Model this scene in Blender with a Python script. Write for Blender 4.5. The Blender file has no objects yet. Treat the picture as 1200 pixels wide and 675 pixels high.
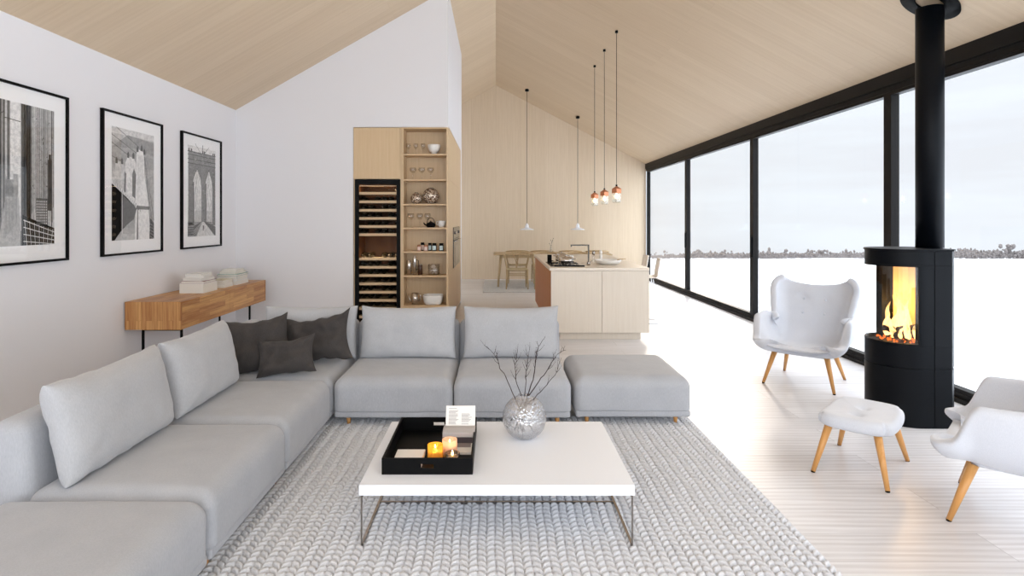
import bpy, bmesh, math, random
import numpy as np
from mathutils import Vector, Matrix, noise
PI = math.pi
random.seed(7)
SC = bpy.context.scene
COL = SC.collection

# ------------------------------------------------------------------ camera
cam_d = bpy.data.cameras.new('camera')
cam = bpy.data.objects.new('camera', cam_d); COL.objects.link(cam)
cam.location = (0, 0, 1.5); cam.rotation_euler = (PI/2, 0, 0)
cam_d.sensor_width = 36; cam_d.lens = 690/1200*36
cam_d.shift_x = 19/1200; cam_d.shift_y = -79.5/1200
cam_d.clip_start = .05; cam_d.clip_end = 3000
SC.camera = cam
SC.view_settings.view_transform = 'Standard'
SC.view_settings.look = 'None'
SC.view_settings.exposure = 0.0
SC.view_settings.gamma = 1
SC.view_settings.use_curve_mapping = False

# ------------------------------------------------------------------ world and lights
SKY_HORIZON, SKY_HIGH, SKY_BACK = 1.06, 3.9, 1.6
SUN_AZ, SUN_EL, SUN_E = 19.0, 13.0, 0.9
w = bpy.data.worlds.new('overcast_sky'); SC.world = w; w.use_nodes = True
nt = w.node_tree; nt.nodes.clear()
def N(nt, t, **kw):
    n = nt.nodes.new(t)
    for k, v in kw.items():
        if k in n.inputs.keys() if isinstance(k, str) else False: n.inputs[k].default_value = v
        else: setattr(n, k, v)
    return n
def lk(nt, a, b): nt.links.new(a, b)
def mth(nt, op, a, b=None, c=None, clamp=False):
    n = nt.nodes.new('ShaderNodeMath'); n.operation = op; n.use_clamp = clamp
    for i, x in enumerate((a, b, c)):
        if x is None: continue
        if isinstance(x, (int, float)): n.inputs[i].default_value = x
        else: nt.links.new(x, n.inputs[i])
    return n.outputs[0]
def maprange(nt, v, a, b, c, d, smooth=True):
    n = nt.nodes.new('ShaderNodeMapRange')
    n.interpolation_type = 'SMOOTHSTEP' if smooth else 'LINEAR'
    nt.links.new(v, n.inputs[0])
    for i, x in enumerate((a, b, c, d)): n.inputs[i+1].default_value = x
    return n.outputs[0]
tc = N(nt, 'ShaderNodeTexCoord'); sep = N(nt, 'ShaderNodeSeparateXYZ'); lk(nt, tc.outputs['Generated'], sep.inputs[0])
mp = N(nt, 'ShaderNodeMapping'); mp.inputs['Scale'].default_value = (1.2, 1.2, 9.0); lk(nt, tc.outputs['Generated'], mp.inputs[0])
ns = N(nt, 'ShaderNodeTexNoise'); ns.inputs['Scale'].default_value = 1.9; ns.inputs['Detail'].default_value = 6; ns.inputs['Roughness'].default_value = .5
lk(nt, mp.outputs[0], ns.inputs['Vector'])
cr = N(nt, 'ShaderNodeValToRGB'); lk(nt, ns.outputs[0], cr.inputs[0])
cr.color_ramp.elements[0].position = .36; cr.color_ramp.elements[0].color = (.83, .87, .93, 1)
cr.color_ramp.elements[1].position = .60; cr.color_ramp.elements[1].color = (.91, .98, 1.05, 1)
up = maprange(nt, sep.outputs[2], .35, .62, SKY_HORIZON, SKY_HIGH)
back = maprange(nt, sep.outputs[1], .25, -.4, 0, SKY_BACK)
st = mth(nt, 'ADD', up, back)
bg = N(nt, 'ShaderNodeBackground'); lk(nt, cr.outputs[0], bg.inputs[0]); lk(nt, st, bg.inputs[1])
wo = N(nt, 'ShaderNodeOutputWorld'); lk(nt, bg.outputs[0], wo.inputs[0])

sd = bpy.data.lights.new('low_sun', 'SUN'); sd.energy = SUN_E; sd.angle = math.radians(5); sd.color = (1, .90, .78)
so = bpy.data.objects.new('low_sun', sd); COL.objects.link(so)
_a, _e = math.radians(SUN_AZ), math.radians(SUN_EL)
so.rotation_euler = (-Vector((-math.sin(_a)*math.cos(_e), -math.cos(_a)*math.cos(_e), -math.sin(_e)))).to_track_quat('Z', 'Y').to_euler()
# unseen fill light added in the open end behind the camera
ad = bpy.data.lights.new('added_front_fill', 'AREA'); ad.shape = 'RECTANGLE'; ad.size = 6.2; ad.size_y = 2.8; ad.energy = 85; ad.color = (.93, .96, 1)
ao = bpy.data.objects.new('added_front_fill', ad); COL.objects.link(ao)
ao.location = (.2, -3.0, 1.6); ao.rotation_euler = (PI/2, 0, 0)

# ------------------------------------------------------------------ materials
def s2l(c):
    return tuple((x/255/12.92 if x/255 <= .04045 else ((x/255+.055)/1.055)**2.4) for x in c[:3]) + (1,)
MATS = {}
def mat(name, rgb, rough=.5, metal=0, spec=.5, bump=None, sheen=0, coat=0):
    if name in MATS: return MATS[name]
    m = bpy.data.materials.new(name); m.use_nodes = True; t = m.node_tree
    b = t.nodes['Principled BSDF']
    b.inputs['Base Color'].default_value = s2l(rgb); b.inputs['Roughness'].default_value = rough
    b.inputs['Metallic'].default_value = metal; b.inputs['Specular IOR Level'].default_value = spec
    if sheen: b.inputs['Sheen Weight'].default_value = sheen
    if coat: b.inputs['Coat Weight'].default_value = coat
    if bump:
        sc, stn, kind = bump
        co = N(t, 'ShaderNodeTexCoord'); x = N(t, 'ShaderNodeTexNoise' if kind == 'noise' else 'ShaderNodeTexVoronoi')
        x.inputs['Scale'].default_value = sc; lk(t, co.outputs['Object'], x.inputs['Vector'])
        bp = N(t, 'ShaderNodeBump'); bp.inputs['Strength'].default_value = stn; bp.inputs['Distance'].default_value = .01
        lk(t, x.outputs[0], bp.inputs['Height']); lk(t, bp.outputs[0], b.inputs['Normal'])
    MATS[name] = m; return m
def fabric(name, rgb, rgb2, weave=900, fuzz=.3):
    m = bpy.data.materials.new(name); m.use_nodes = True; t = m.node_tree; b = t.nodes['Principled BSDF']
    b.inputs['Roughness'].default_value = .9; b.inputs['Specular IOR Level'].default_value = .2; b.inputs['Sheen Weight'].default_value = fuzz
    co = N(t, 'ShaderNodeTexCoord')
    n1 = N(t, 'ShaderNodeTexNoise'); n1.inputs['Scale'].default_value = weave/4; n1.inputs['Detail'].default_value = 3
    mp1 = N(t, 'ShaderNodeMapping'); mp1.inputs['Scale'].default_value = (1, 1, .25); lk(t, co.outputs['Object'], mp1.inputs[0]); lk(t, mp1.outputs[0], n1.inputs['Vector'])
    n2 = N(t, 'ShaderNodeTexNoise'); n2.inputs['Scale'].default_value = 5; lk(t, co.outputs['Object'], n2.inputs['Vector'])
    mx = N(t, 'ShaderNodeMix'); mx.data_type = 'RGBA'; mx.inputs[6].default_value = s2l(rgb); mx.inputs[7].default_value = s2l(rgb2)
    f = mth(t, 'ADD', mth(t, 'MULTIPLY', n1.outputs[0], .6), mth(t, 'MULTIPLY', n2.outputs[0], .4))
    lk(t, maprange(t, f, .2, .8, 0, 1), mx.inputs[0]); lk(t, mx.outputs[2], b.inputs['Base Color'])
    bp = N(t, 'ShaderNodeBump'); bp.inputs['Strength'].default_value = .12; bp.inputs['Distance'].default_value = .003
    lk(t, n1.outputs[0], bp.inputs['Height']); lk(t, bp.outputs[0], b.inputs['Normal'])
    MATS[name] = m; return m
def wood(name, c1, c2, grain='x', across='y', plank=(2.4, .2), seam=.0015, seamcol=None, rough=.5, gs=1.0, contrast=.5, streak=.8, tint=.5, coat=0):
    """planked wood: grain along one axis, planks laid side by side along another"""
    m = bpy.data.materials.new(name); m.use_nodes = True; t = m.node_tree; b = t.nodes['Principled BSDF']
    b.inputs['Roughness'].default_value = rough
    if coat: b.inputs['Coat Weight'].default_value = coat; b.inputs['Coat Roughness'].default_value = .25
    co = N(t, 'ShaderNodeTexCoord'); sp = N(t, 'ShaderNodeSeparateXYZ'); lk(t, co.outputs['Object'], sp.inputs[0])
    ax = {'x': sp.outputs[0], 'y': sp.outputs[1], 'z': sp.outputs[2]}
    g = ax[grain]
    a = mth(t, 'ADD', ax[across[0]], ax[across[1]]) if len(across) == 2 else ax[across]
    cb = N(t, 'ShaderNodeCombineXYZ'); lk(t, g, cb.inputs[0]); lk(t, a, cb.inputs[1])
    br = N(t, 'ShaderNodeTexBrick'); lk(t, cb.outputs[0], br.inputs['Vector'])
    br.inputs['Scale'].default_value = 1; br.inputs['Brick Width'].default_value = plank[0]; br.inputs['Row Height'].default_value = plank[1]
    br.inputs['Mortar Size'].default_value = seam; br.inputs['Mortar Smooth'].default_value = .3; br.offset = .37
    br.inputs['Color1'].default_value = (0, 0, 0, 1); br.inputs['Color2'].default_value = (1, 1, 1, 1); br.inputs['Mortar'].default_value = (.5, .5, .5, 1)
    bw = N(t, 'ShaderNodeSeparateColor'); lk(t, br.outputs['Color'], bw.inputs[0]); plk = bw.outputs[0]
    # fine grain; each plank shifted
    c2n = N(t, 'ShaderNodeCombineXYZ')
    lk(t, mth(t, 'MULTIPLY', g, 1.3*gs), c2n.inputs[0]); lk(t, mth(t, 'MULTIPLY', a, 26*gs), c2n.inputs[1]); lk(t, mth(t, 'MULTIPLY', plk, 17), c2n.inputs[2])
    n1 = N(t, 'ShaderNodeTexNoise'); n1.inputs['Scale'].default_value = 1.6; n1.inputs['Detail'].default_value = 7; n1.inputs['Roughness'].default_value = .62
    lk(t, c2n.outputs[0], n1.inputs['Vector'])
    c3n = N(t, 'ShaderNodeCombineXYZ')
    lk(t, mth(t, 'MULTIPLY', g, .45*gs), c3n.inputs[0]); lk(t, mth(t, 'MULTIPLY', a, 4*gs), c3n.inputs[1]); lk(t, mth(t, 'MULTIPLY', plk, 9), c3n.inputs[2])
    wv = N(t, 'ShaderNodeTexWave'); wv.wave_type = 'BANDS'; wv.bands_direction = 'Y'
    wv.inputs['Scale'].default_value = 1.4; wv.inputs['Distortion'].default_value = 9; wv.inputs['Detail'].default_value = 3; wv.inputs['Detail Scale'].default_value = .6
    lk(t, c3n.outputs[0], wv.inputs['Vector'])
    f = mth(t, 'ADD', mth(t, 'MULTIPLY', maprange(t, n1.outputs[0], .3, .7, 0, 1), streak), mth(t, 'MULTIPLY', wv.outputs[0], 1-streak))
    f = mth(t, 'ADD', mth(t, 'MULTIPLY', mth(t, 'SUBTRACT', f, .5), contrast), mth(t, 'ADD', mth(t, 'MULTIPLY', mth(t, 'SUBTRACT', plk, .5), tint), .5), clamp=True)
    mx = N(t, 'ShaderNodeMix'); mx.data_type = 'RGBA'; mx.inputs[6].default_value = s2l(c1); mx.inputs[7].default_value = s2l(c2)
    lk(t, f, mx.inputs[0])
    out = mx.outputs[2]
    if seamcol:
        m2 = N(t, 'ShaderNodeMix'); m2.data_type = 'RGBA'; lk(t, br.outputs['Fac'], m2.inputs[0]); lk(t, out, m2.inputs[6]); m2.inputs[7].default_value = s2l(seamcol); out = m2.outputs[2]
    lk(t, out, b.inputs['Base Color'])
    bp = N(t, 'ShaderNodeBump'); bp.inputs['Strength'].default_value = .15; bp.inputs['Distance'].default_value = .002
    lk(t, n1.outputs[0], bp.inputs['Height']); lk(t, bp.outputs[0], b.inputs['Normal'])
    MATS[name] = m; return m
def schlick(t, f0=.04, nrm=None):
    g = N(t, 'ShaderNodeNewGeometry'); d = N(t, 'ShaderNodeVectorMath'); d.operation = 'DOT_PRODUCT'
    lk(t, nrm or g.outputs['Normal'], d.inputs[0]); lk(t, g.outputs['Incoming'], d.inputs[1])
    c = mth(t, 'SUBTRACT', 1, mth(t, 'ABSOLUTE', d.outputs['Value']), clamp=True)
    return mth(t, 'ADD', mth(t, 'MULTIPLY', mth(t, 'POWER', c, 5), 1-f0), f0)
def thin_glass(name, tintc=(1, 1, 1, 1), refl=1.0, rough=0.0, base=.03):
    m = bpy.data.materials.new(name); m.use_nodes = True; t = m.node_tree; t.nodes.clear()
    tr = N(t, 'ShaderNodeBsdfTransparent'); tr.inputs[0].default_value = tintc
    gl = N(t, 'ShaderNodeBsdfGlossy'); gl.inputs['Roughness'].default_value = rough
    fr = schlick(t)
    mx = N(t, 'ShaderNodeMixShader'); lk(t, mth(t, 'ADD', mth(t, 'MULTIPLY', fr, refl), base, clamp=True), mx.inputs[0])
    lk(t, tr.outputs[0], mx.inputs[1]); lk(t, gl.outputs[0], mx.inputs[2])
    o = N(t, 'ShaderNodeOutputMaterial'); lk(t, mx.outputs[0], o.inputs[0]); MATS[name] = m; return m
def emis(name, rgb, s):
    m = bpy.data.materials.new(name); m.use_nodes = True; t = m.node_tree; t.nodes.clear()
    e = N(t, 'ShaderNodeEmission'); e.inputs[0].default_value = s2l(rgb); e.inputs[1].default_value = s
    o = N(t, 'ShaderNodeOutputMaterial'); lk(t, e.outputs[0], o.inputs[0]); MATS[name] = m; return m

M_WALL = mat('white_wall_paint', (230, 229, 232), .75, bump=(60, .05, 'noise'))
M_CEIL = wood('ceiling_pine_boards', (203, 180, 150), (221, 201, 174), 'x', 'y', (3.6, .19), .0008, (192, 168, 138), .55, .6, .38, .8, .3)
M_FARW = wood('far_wall_pine_panels', (212, 192, 164), (228, 210, 186), 'z', 'x', (9, .62), .002, (196, 174, 146), .55, .8, .5, .8, .25)
M_FLOOR = wood('whitewashed_oak_floorboards', (204, 200, 200), (234, 232, 234), 'x', 'y', (2.3, .235), .0016, (176, 172, 172), .34, 1.3, .9, .45, .4)
M_VEN = wood('light_oak_veneer', (202, 172, 132), (218, 192, 156), 'z', 'xy', (9, .45), .0, None, .45, .9, .45, .8, .15)
M_SHELF = wood('light_oak_shelving', (200, 166, 124), (216, 186, 148), 'x', 'yz', (9, .5), .0, None, .45, .9, .4, .8, .15)
M_ISL = wood('pale_ash_veneer', (222, 210, 194), (232, 222, 208), 'z', 'xy', (9, .5), .0, None, .45, .9, .5, .85, .1)
M_ISLSIDE = wood('reddish_larch_veneer', (178, 100, 30), (200, 124, 48), 'z', 'xy', (9, .3), .0, None, .45, .9, .5, .8, .2)
M_TOP = wood('pale_ash_worktop', (230, 218, 202), (238, 228, 214), 'y', 'x', (9, 2), .0, None, .35, .9, .4, .8, .1)
M_OAK = wood('oiled_oak_staves', (166, 110, 60), (214, 166, 106), 'y', 'xz', (.55, .055), .0006, (120, 72, 34), .4, 1.4, .75, .8, .7)
M_OAKV = wood('oiled_oak_staves_upright', (162, 106, 58), (212, 162, 102), 'z', 'x', (.9, .05), .0006, (120, 72, 34), .4, 1.4, .75, .8, .7)
M_LEG = wood('varnished_beech', (196, 136, 70), (222, 168, 104), 'z', 'xy', (5, .2), .0, None, .35, 1.5, .7, .8, .1)
M_ASHF = wood('pale_ash_furniture', (176, 148, 108), (204, 178, 138), 'z', 'xy', (5, .2), .0, None, .45, 1.5, .5, .8, .1)
M_BLK = mat('black_powder_coat', (6, 6, 7), .5, spec=.12)
M_FRAME = mat('dark_window_frame', (20, 18, 18), .5, spec=.18)
M_STOVE = mat('anthracite_steel', (9, 12, 17), .42, spec=.12)
M_SOFA = fabric('light_grey_wool', (164, 166, 172), (182, 184, 189), 900)
M_CUSH = fabric('pale_grey_linen', (170, 171, 175), (188, 189, 192), 1100)
M_DARK = fabric('charcoal_fabric', (60, 56, 55), (74, 70, 68), 900, .08)
M_CHAIR = fabric('cool_white_wool', (205, 209, 218), (219, 222, 230), 1300)
M_RUG = mat('cream_grey_knitted_wool', (216, 217, 221), .95, spec=.1, bump=(240, .5, 'noise'), sheen=.2)
M_GREYRUG = fabric('grey_flatweave', (160, 156, 150), (196, 190, 182), 80)
M_WHITE = mat('white_lacquer', (243, 247, 255), .5, spec=.3)
M_CHROME = mat('brushed_steel', (170, 165, 160), .2, metal=1)
M_GLASS = thin_glass('window_glass', refl=.6, base=0)
M_STGLASS = thin_glass('stove_glass', (.96, .95, .93, 1), refl=.6, base=.02)
M_PICGLASS = thin_glass('picture_glass', refl=.8, base=.01)
M_CLEAR = thin_glass('clear_glass', (.98, .98, .98, 1), refl=1.0, base=.05, rough=.02)
M_SNOW = mat('snow', (236, 240, 246), .8, bump=(.4, .3, 'noise'))
M_CERAM = mat('white_ceramic', (238, 236, 232), .3)
M_COPPER = mat('brushed_copper', (206, 138, 102), .35, metal=.7)

# ------------------------------------------------------------------ mesh helpers
def obj(name, bm, m, parent=None, smooth=False, bev=0, seg=2, kind=None, loc=None, label=None):
    me = bpy.data.meshes.new(name)
    bmesh.ops.recalc_face_normals(bm, faces=bm.faces)
    bm.to_mesh(me); bm.free()
    o = bpy.data.objects.new(name, me); COL.objects.link(o)
    for x in (m if isinstance(m, (list, tuple)) else [m]): me.materials.append(x)
    if parent: o.parent = parent
    if loc: o.location = loc
    if smooth:
        for p in me.polygons: p.use_smooth = True
    if bev:
        b = o.modifiers.new('bevel', 'BEVEL'); b.width = bev; b.segments = seg; b.limit_method = 'ANGLE'; b.angle_limit = math.radians(40)
        for p in me.polygons: p.use_smooth = True
        b.harden_normals = True
    if kind: o['kind'] = kind
    if label: o['label'] = label
    return o
def thing(name, label, cat, loc=(0, 0, 0), rz=0, group=None):
    o = bpy.data.objects.new(name, None); COL.objects.link(o); o.empty_display_size = .05
    o.location = loc; o.rotation_euler = (0, 0, rz); return tag(o, label, cat, group)
def tag(o, label, cat, group=None, kind=None):
    o['label'] = label; o['category'] = cat
    if group: o['group'] = group
    if kind: o['kind'] = kind
    return o
def dup(root, loc=None, rz=None, label=None, group=None):
    def cp(o, par):
        c = o.copy(); COL.objects.link(c)
        if par: c.parent = par
        for ch in KIDS.get(o.name, list(o.children)): cp(ch, c)
        return c
    c = cp(root, None)
    if loc is not None: c.location = loc
    if rz is not None: c.rotation_euler = (0, 0, rz)
    if label: c['label'] = label
    if group: c['group'] = group
    return c
KIDS = {}
def BM(): return bmesh.new()
def box(bm, a, b, mi=0):
    x0, y0, z0 = a; x1, y1, z1 = b
    v = [bm.verts.new(p) for p in ((x0,y0,z0),(x1,y0,z0),(x1,y1,z0),(x0,y1,z0),(x0,y0,z1),(x1,y0,z1),(x1,y1,z1),(x0,y1,z1))]
    for f in ((0,3,2,1),(4,5,6,7),(0,1,5,4),(1,2,6,5),(2,3,7,6),(3,0,4,7)):
        q = bm.faces.new([v[i] for i in f]); q.material_index = mi
    return bm
def prism(bm, pts, d, axis='y', mi=0):
    """polygon pts (2-D) extruded between d[0] and d[1] along axis"""
    def P(p, t): return {'y': (p[0], t, p[1]), 'x': (t, p[0], p[1]), 'z': (p[0], p[1], t)}[axis]
    A = [bm.verts.new(P(p, d[0])) for p in pts]; B = [bm.verts.new(P(p, d[1])) for p in pts]
    n = len(pts)
    for f in [A[::-1], B] + [[A[i], A[(i+1) % n], B[(i+1) % n], B[i]] for i in range(n)]:
        bm.faces.new(f).material_index = mi
    return bm
def tube(bm, pts, r, seg=10, cap=True, mi=0):
    pts = [Vector(p) for p in pts]; rs = r if isinstance(r, (list, tuple)) else [r]*len(pts)
    rings = []; prev = None
    for i, p in enumerate(pts):
        d = (pts[min(i+1, len(pts)-1)] - pts[max(i-1, 0)]).normalized()
        if prev is None:
            u = d.orthogonal().normalized()
        else:
            u = (prev - d*prev.dot(d)).normalized()
        prev = u; v = d.cross(u)
        rings.append([bm.verts.new(p + rs[i]*(math.cos(2*PI*k/seg)*u + math.sin(2*PI*k/seg)*v)) for k in range(seg)])
    for a, b in zip(rings, rings[1:]):
        for k in range(seg):
            f = bm.faces.new((a[k], a[(k+1) % seg], b[(k+1) % seg], b[k])); f.smooth = True; f.material_index = mi
    if cap:
        bm.faces.new(rings[0][::-1]).material_index = mi; bm.faces.new(rings[-1]).material_index = mi
    return bm
def lathe(bm, prof, seg=24, c=(0, 0), mi=0, sq=None):
    """profile [(r, z)]; sq = superellipse exponent for squarish sections"""
    rings = []
    for r, z in prof:
        if r < 1e-5: rings.append([bm.verts.new((c[0], c[1], z))]); continue
        ring = []
        for k in range(seg):
            a = 2*PI*k/seg; ca, sa = math.cos(a), math.sin(a)
            q = 1 if not sq else 1/((abs(ca)**sq + abs(sa)**sq)**(1/sq))
            ring.append(bm.verts.new((c[0]+r*q*ca, c[1]+r*q*sa, z)))
        rings.append(ring)
    for a, b in zip(rings, rings[1:]):
        if len(a) == 1 and len(b) == 1: continue
        for k in range(seg):
            k2 = (k+1) % seg
            if len(a) == 1: f = bm.faces.new((a[0], b[k2], b[k]))
            elif len(b) == 1: f = bm.faces.new((a[k], a[k2], b[0]))
            else: f = bm.faces.new((a[k], a[k2], b[k2], b[k]))
            f.smooth = True; f.material_index = mi
    return bm
def soft_box(bm, a, b, r, n=14, crown=0.0, wr=0.0, seed=0, rb=None, rv=None):
    """rounded upholstery block: stacked rounded rectangles, top radius r, bottom rb, upright edges rv, crowned top"""
    a, b = Vector(a), Vector(b); c = (a+b)/2; h = (b-a)/2
    lim = min(h.x, h.y)*.95; H2 = 2*h.z
    rt = min(r, lim, H2*.6); rb = min(r if rb is None else rb, lim, H2*.4); rv = min(max(rv or r, .004), lim)
    def ring(inset, z, sc=1.0):
        A, B = h.x-inset, h.y-inset; R = max(rv-inset*.6, .35*rv); R = min(R, A*.99, B*.99); P = []
        ns, nc = n, max(3, n//2)
        for (cx_, cy_, a0) in ((A-R, B-R, 0), (-(A-R), B-R, 90), (-(A-R), -(B-R), 180), (A-R, -(B-R), 270)):
            for k in range(nc+1):
                t = math.radians(a0+90*k/nc); P.append((cx_+R*math.cos(t), cy_+R*math.sin(t)))
        Q = []; m = nc+1
        for q in range(4):
            Q += P[q*m:(q+1)*m]; p0, p1 = P[q*m+m-1], P[((q+1) % 4)*m]
            Q += [(p0[0]+(p1[0]-p0[0])*k/ns, p0[1]+(p1[1]-p0[1])*k/ns) for k in range(1, ns)]
        return [(x*sc, y*sc, z) for x, y in Q]
    rings = []
    for s in (.0, .3, .6, .85): rings.append(ring(rb, -h.z, s) if s else None)
    rings = [x for x in rings if x]
    k_ = 6
    for k in range(k_+1): t = PI/2*k/k_; rings.append(ring(rb*(1-math.sin(t)), -h.z+rb*(1-math.cos(t))))
    zs, ze = -h.z+rb, h.z-rt; ns_ = max(2, n//3)
    for k in range(1, ns_): rings.append(ring(0, zs+(ze-zs)*k/ns_))
    k_ = 10
    for k in range(k_+1): t = PI/2*k/k_; rings.append(ring(rt*(1-math.cos(t)), h.z-rt+rt*math.sin(t)))
    nt_ = n
    for k in range(1, nt_): rings.append(ring(rt, h.z, 1-k/nt_))
    def fin(p):
        o = Vector(p); u, w_ = p[0]/h.x, p[1]/h.y
        if crown and p[2] > 0: o.z += crown*max(0, 1-u*u)*max(0, 1-w_*w_)*(p[2]/h.z)
        if wr and o.length > 1e-5:
            nn = noise.noise(Vector((o.x*9+seed, o.y*9, o.z*9)))+.5*noise.noise(Vector((o.x*22+seed, o.y*22, o.z*22)))
            o += Vector((u**3, w_**3, p[2]/h.z)).normalized()*nn*wr
        return bm.verts.new(c+o)
    V = [[fin(p) for p in rg] for rg in rings]; m = len(V[0])
    b0 = fin((0, 0, -h.z)); t0 = fin((0, 0, h.z))
    for A, B in zip(V, V[1:]):
        for k in range(m): bm.faces.new((A[k], A[(k+1) % m], B[(k+1) % m], B[k])).smooth = True
    for k in range(m):
        bm.faces.new((b0, V[0][(k+1) % m], V[0][k])).smooth = True; bm.faces.new((t0, V[-1][k], V[-1][(k+1) % m])).smooth = True
    return bm
def pillow(bm, wd, ht, th, n=40, pinch=.07, seed=0, wr=.006, box_=.5, sag=0):
    """cushion standing in the local XZ plane, base at z=0, thickness along y"""
    V = {}
    for s in (1, -1):
        for i in range(n+1):
            for j in range(n+1):
                u, v = -1+2*i/n, -1+2*j/n
                u = math.copysign(abs(math.sin(u*PI/2))**.9, u); v = math.copysign(abs(math.sin(v*PI/2))**.9, v)
                edge = i in (0, n) or j in (0, n)
                if edge and s == -1: V[(s, i, j)] = V[(1, i, j)]; continue
                prof = (max(0, 1-abs(u)**3.2)*max(0, 1-abs(v)**3.2))**box_
                x = wd/2*u*(1-pinch*(1-v*v)); z = ht/2*v*(1-pinch*(1-u*u))
                f = noise.noise(Vector((x*6+seed, z*6, s*3)))*1.0 + .6*noise.noise(Vector((x*17+seed, z*15, s)))
                diag = abs(u*v)**1.5
                y = s*th/2*prof*(1+.10*f)+wr*f*prof*2 + s*wr*.8*math.sin((u-v)*14+seed)*diag*prof
                z += -sag*(1-u*u)*max(0, v)
                z += wr*.6*noise.noise(Vector((x*12, seed, 3)))
                V[(s, i, j)] = bm.verts.new((x, y, z+ht/2))
    for s in (1, -1):
        for i in range(n):
            for j in range(n):
                q = [V[(s, i, j)], V[(s, i+1, j)], V[(s, i+1, j+1)], V[(s, i, j+1)]]
                f = bm.faces.new(q if s == -1 else q[::-1]); f.smooth = True
    return bm
def X(px, Y): return (px-581)*Y/690
def Z(py, Y): return 1.5-(py-258)*Y/690

# ================================================================== SETTING
XL, XR, YB, YN = -3.45, 3.82, 14.98, -3.2
RZ, EL, ER = 4.93, 2.96, 2.92
def ceil_z(x): return RZ + (RZ-EL)/(-XL)*x if x < 0 else RZ - (RZ-ER)/XR*x
def struct(name, bm, m, **k): return obj(name, bm, m, kind='structure', **k)
struct('floor', box(BM(), (XL-.12, YN, -.12), (XR+.13, YB+.12, 0)), M_FLOOR)
bm = BM(); box(bm, (XL-.12, YN, 0), (XL, 11.5, EL)); box(bm, (XL-.12, 14.6, 0), (XL, YB, EL)); box(bm, (XL-.12, 11.5, 2.5), (XL, 14.6, EL))
struct('wall_left', bm, M_WALL)
bm = BM(); box(bm, (XL-.09, 11.5, 0), (XL-.03, 11.56, 2.5)); box(bm, (XL-.09, 14.54, 0), (XL-.03, 14.6, 2.5)); box(bm, (XL-.09, 11.56, 0), (XL-.03, 14.54, .06)); box(bm, (XL-.09, 11.56, 2.44), (XL-.03, 14.54, 2.5))
wl = struct('window_7', bm, M_FRAME); obj('pane', box(BM(), (XL-.065, 11.56, .06), (XL-.058, 14.54, 2.44)), M_GLASS, wl)  # unseen window added to let more light into the far room
bm = BM()
prism(bm, [(XL-.12, ceil_z(XL)-.0685), (0, RZ), (0, RZ+.16), (XL-.12, EL+.1)], (YN, YB+.12), 'y')
prism(bm, [(0, RZ), (XR+.12, ER-.063), (XR+.12, ER+.1), (0, RZ+.16)], (YN, YB+.12), 'y')
struct('ceiling', bm, M_CEIL)
struct('wall_back', prism(BM(), [(XL, 0), (XR, 0), (XR, ER), (0, RZ), (XL, EL)], (YB, YB+.12), 'y'), M_FARW)
# partition block with the kitchen tower set into it
PX, PY, PE, TH = -.634, 7.81, 10.9, 2.735
bm = BM()
prism(bm, [(XL, 0), (-1.893, 0), (-1.893, TH), (PX, TH), (PX, ceil_z(PX)), (XL, EL)], (PY, PY+.12), 'y')
struct('wall_partition', bm, M_WALL)
bm = BM()
prism(bm, [(PX-.12, TH+.03), (PX, TH+.03), (PX, ceil_z(PX)), (PX-.12, ceil_z(PX-.12))], (PY+.12, PE), 'y')
box(bm, (PX-.12, 10.62, 0), (PX, PE, TH+.03))
prism(bm, [(XL, 0), (PX-.12, 0), (PX-.12, ceil_z(PX-.12)), (XL, EL)], (PE-.12, PE), 'y')
struct('wall_partition_side', bm, M_WALL)
# header beam over the glazing
bm = BM(); box(bm, (XR-.02, YN, 2.80), (XR+.12, YB, ER+.01)); box(bm, (XR, YN, 2.745), (XR+.12, YB, 2.80))
struct('trim_1', bm, M_FRAME)
bm = BM(); box(bm, (XR-.03, YN, 0), (XR+.12, YB, .035)); box(bm, (XR, YN, .035), (XR+.10, YB, .075))
struct('trim_2', bm, M_FRAME)
ys = [YB-.04 - 3.06*k for k in range(7)]
for k in range(6):
    y1, y0 = ys[k], max(ys[k+1], YN)
    bm = BM(); g = .055
    for (a, b) in (((XR+.01, y1-g, .075), (XR+.09, y1+.0, 2.745)), ((XR+.01, y0, .075), (XR+.09, y0+g, 2.745)),
                   ((XR+.01, y0+g, .075), (XR+.09, y1-g, .105)), ((XR+.01, y0+g, 2.715), (XR+.09, y1-g, 2.745))):
        box(bm, a, b)
    wf = struct('window_%d' % (k+1), bm, M_FRAME)
    obj('pane', box(BM(), (XR+.045, y0+g, .105), (XR+.053, y1-g, 2.715)), M_GLASS, wf)
    if k in (1, 2):
        bm = BM(); box(bm, (XR-.02, y1-g+.015, .95), (XR+.01, y1-g+.04, 1.25)); obj('handle', bm, M_BLK, wf, bev=.004)
# snow field falling away from the house, scrub woodland beyond
bm = BM()
nx, ny = 60, 70
def snow_h(x, y): return -.32 - .0588*max(0, y-2) + .25*noise.noise(Vector((x*.03, y*.03, 0)))*min(1, y/60)
G = [[None]*(ny+1) for _ in range(nx+1)]
for i in range(nx+1):
    for j in range(ny+1):
        x = XR+.14 + 900*(i/nx)**2.2; y = -30 + 360*(j/ny)**1.6
        if i == 0: x = XR+.14
        G[i][j] = bm.verts.new((x, y, snow_h(x, y)))
for i in range(nx):
    for j in range(ny): bm.faces.new((G[i][j], G[i+1][j], G[i+1][j+1], G[i][j+1]))
ground = struct('ground', bm, M_SNOW, smooth=True)
rnd = random.Random(3)
ICO = bmesh.new(); bmesh.ops.create_icosphere(ICO, subdivisions=1, radius=1)
IV = np.array([v.co[:] for v in ICO.verts]); ICO.verts.index_update(); IF = np.array([[v.index for v in f.verts] for f in ICO.faces]); ICO.free()
BV, BF, nb0 = [], [], 0
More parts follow.
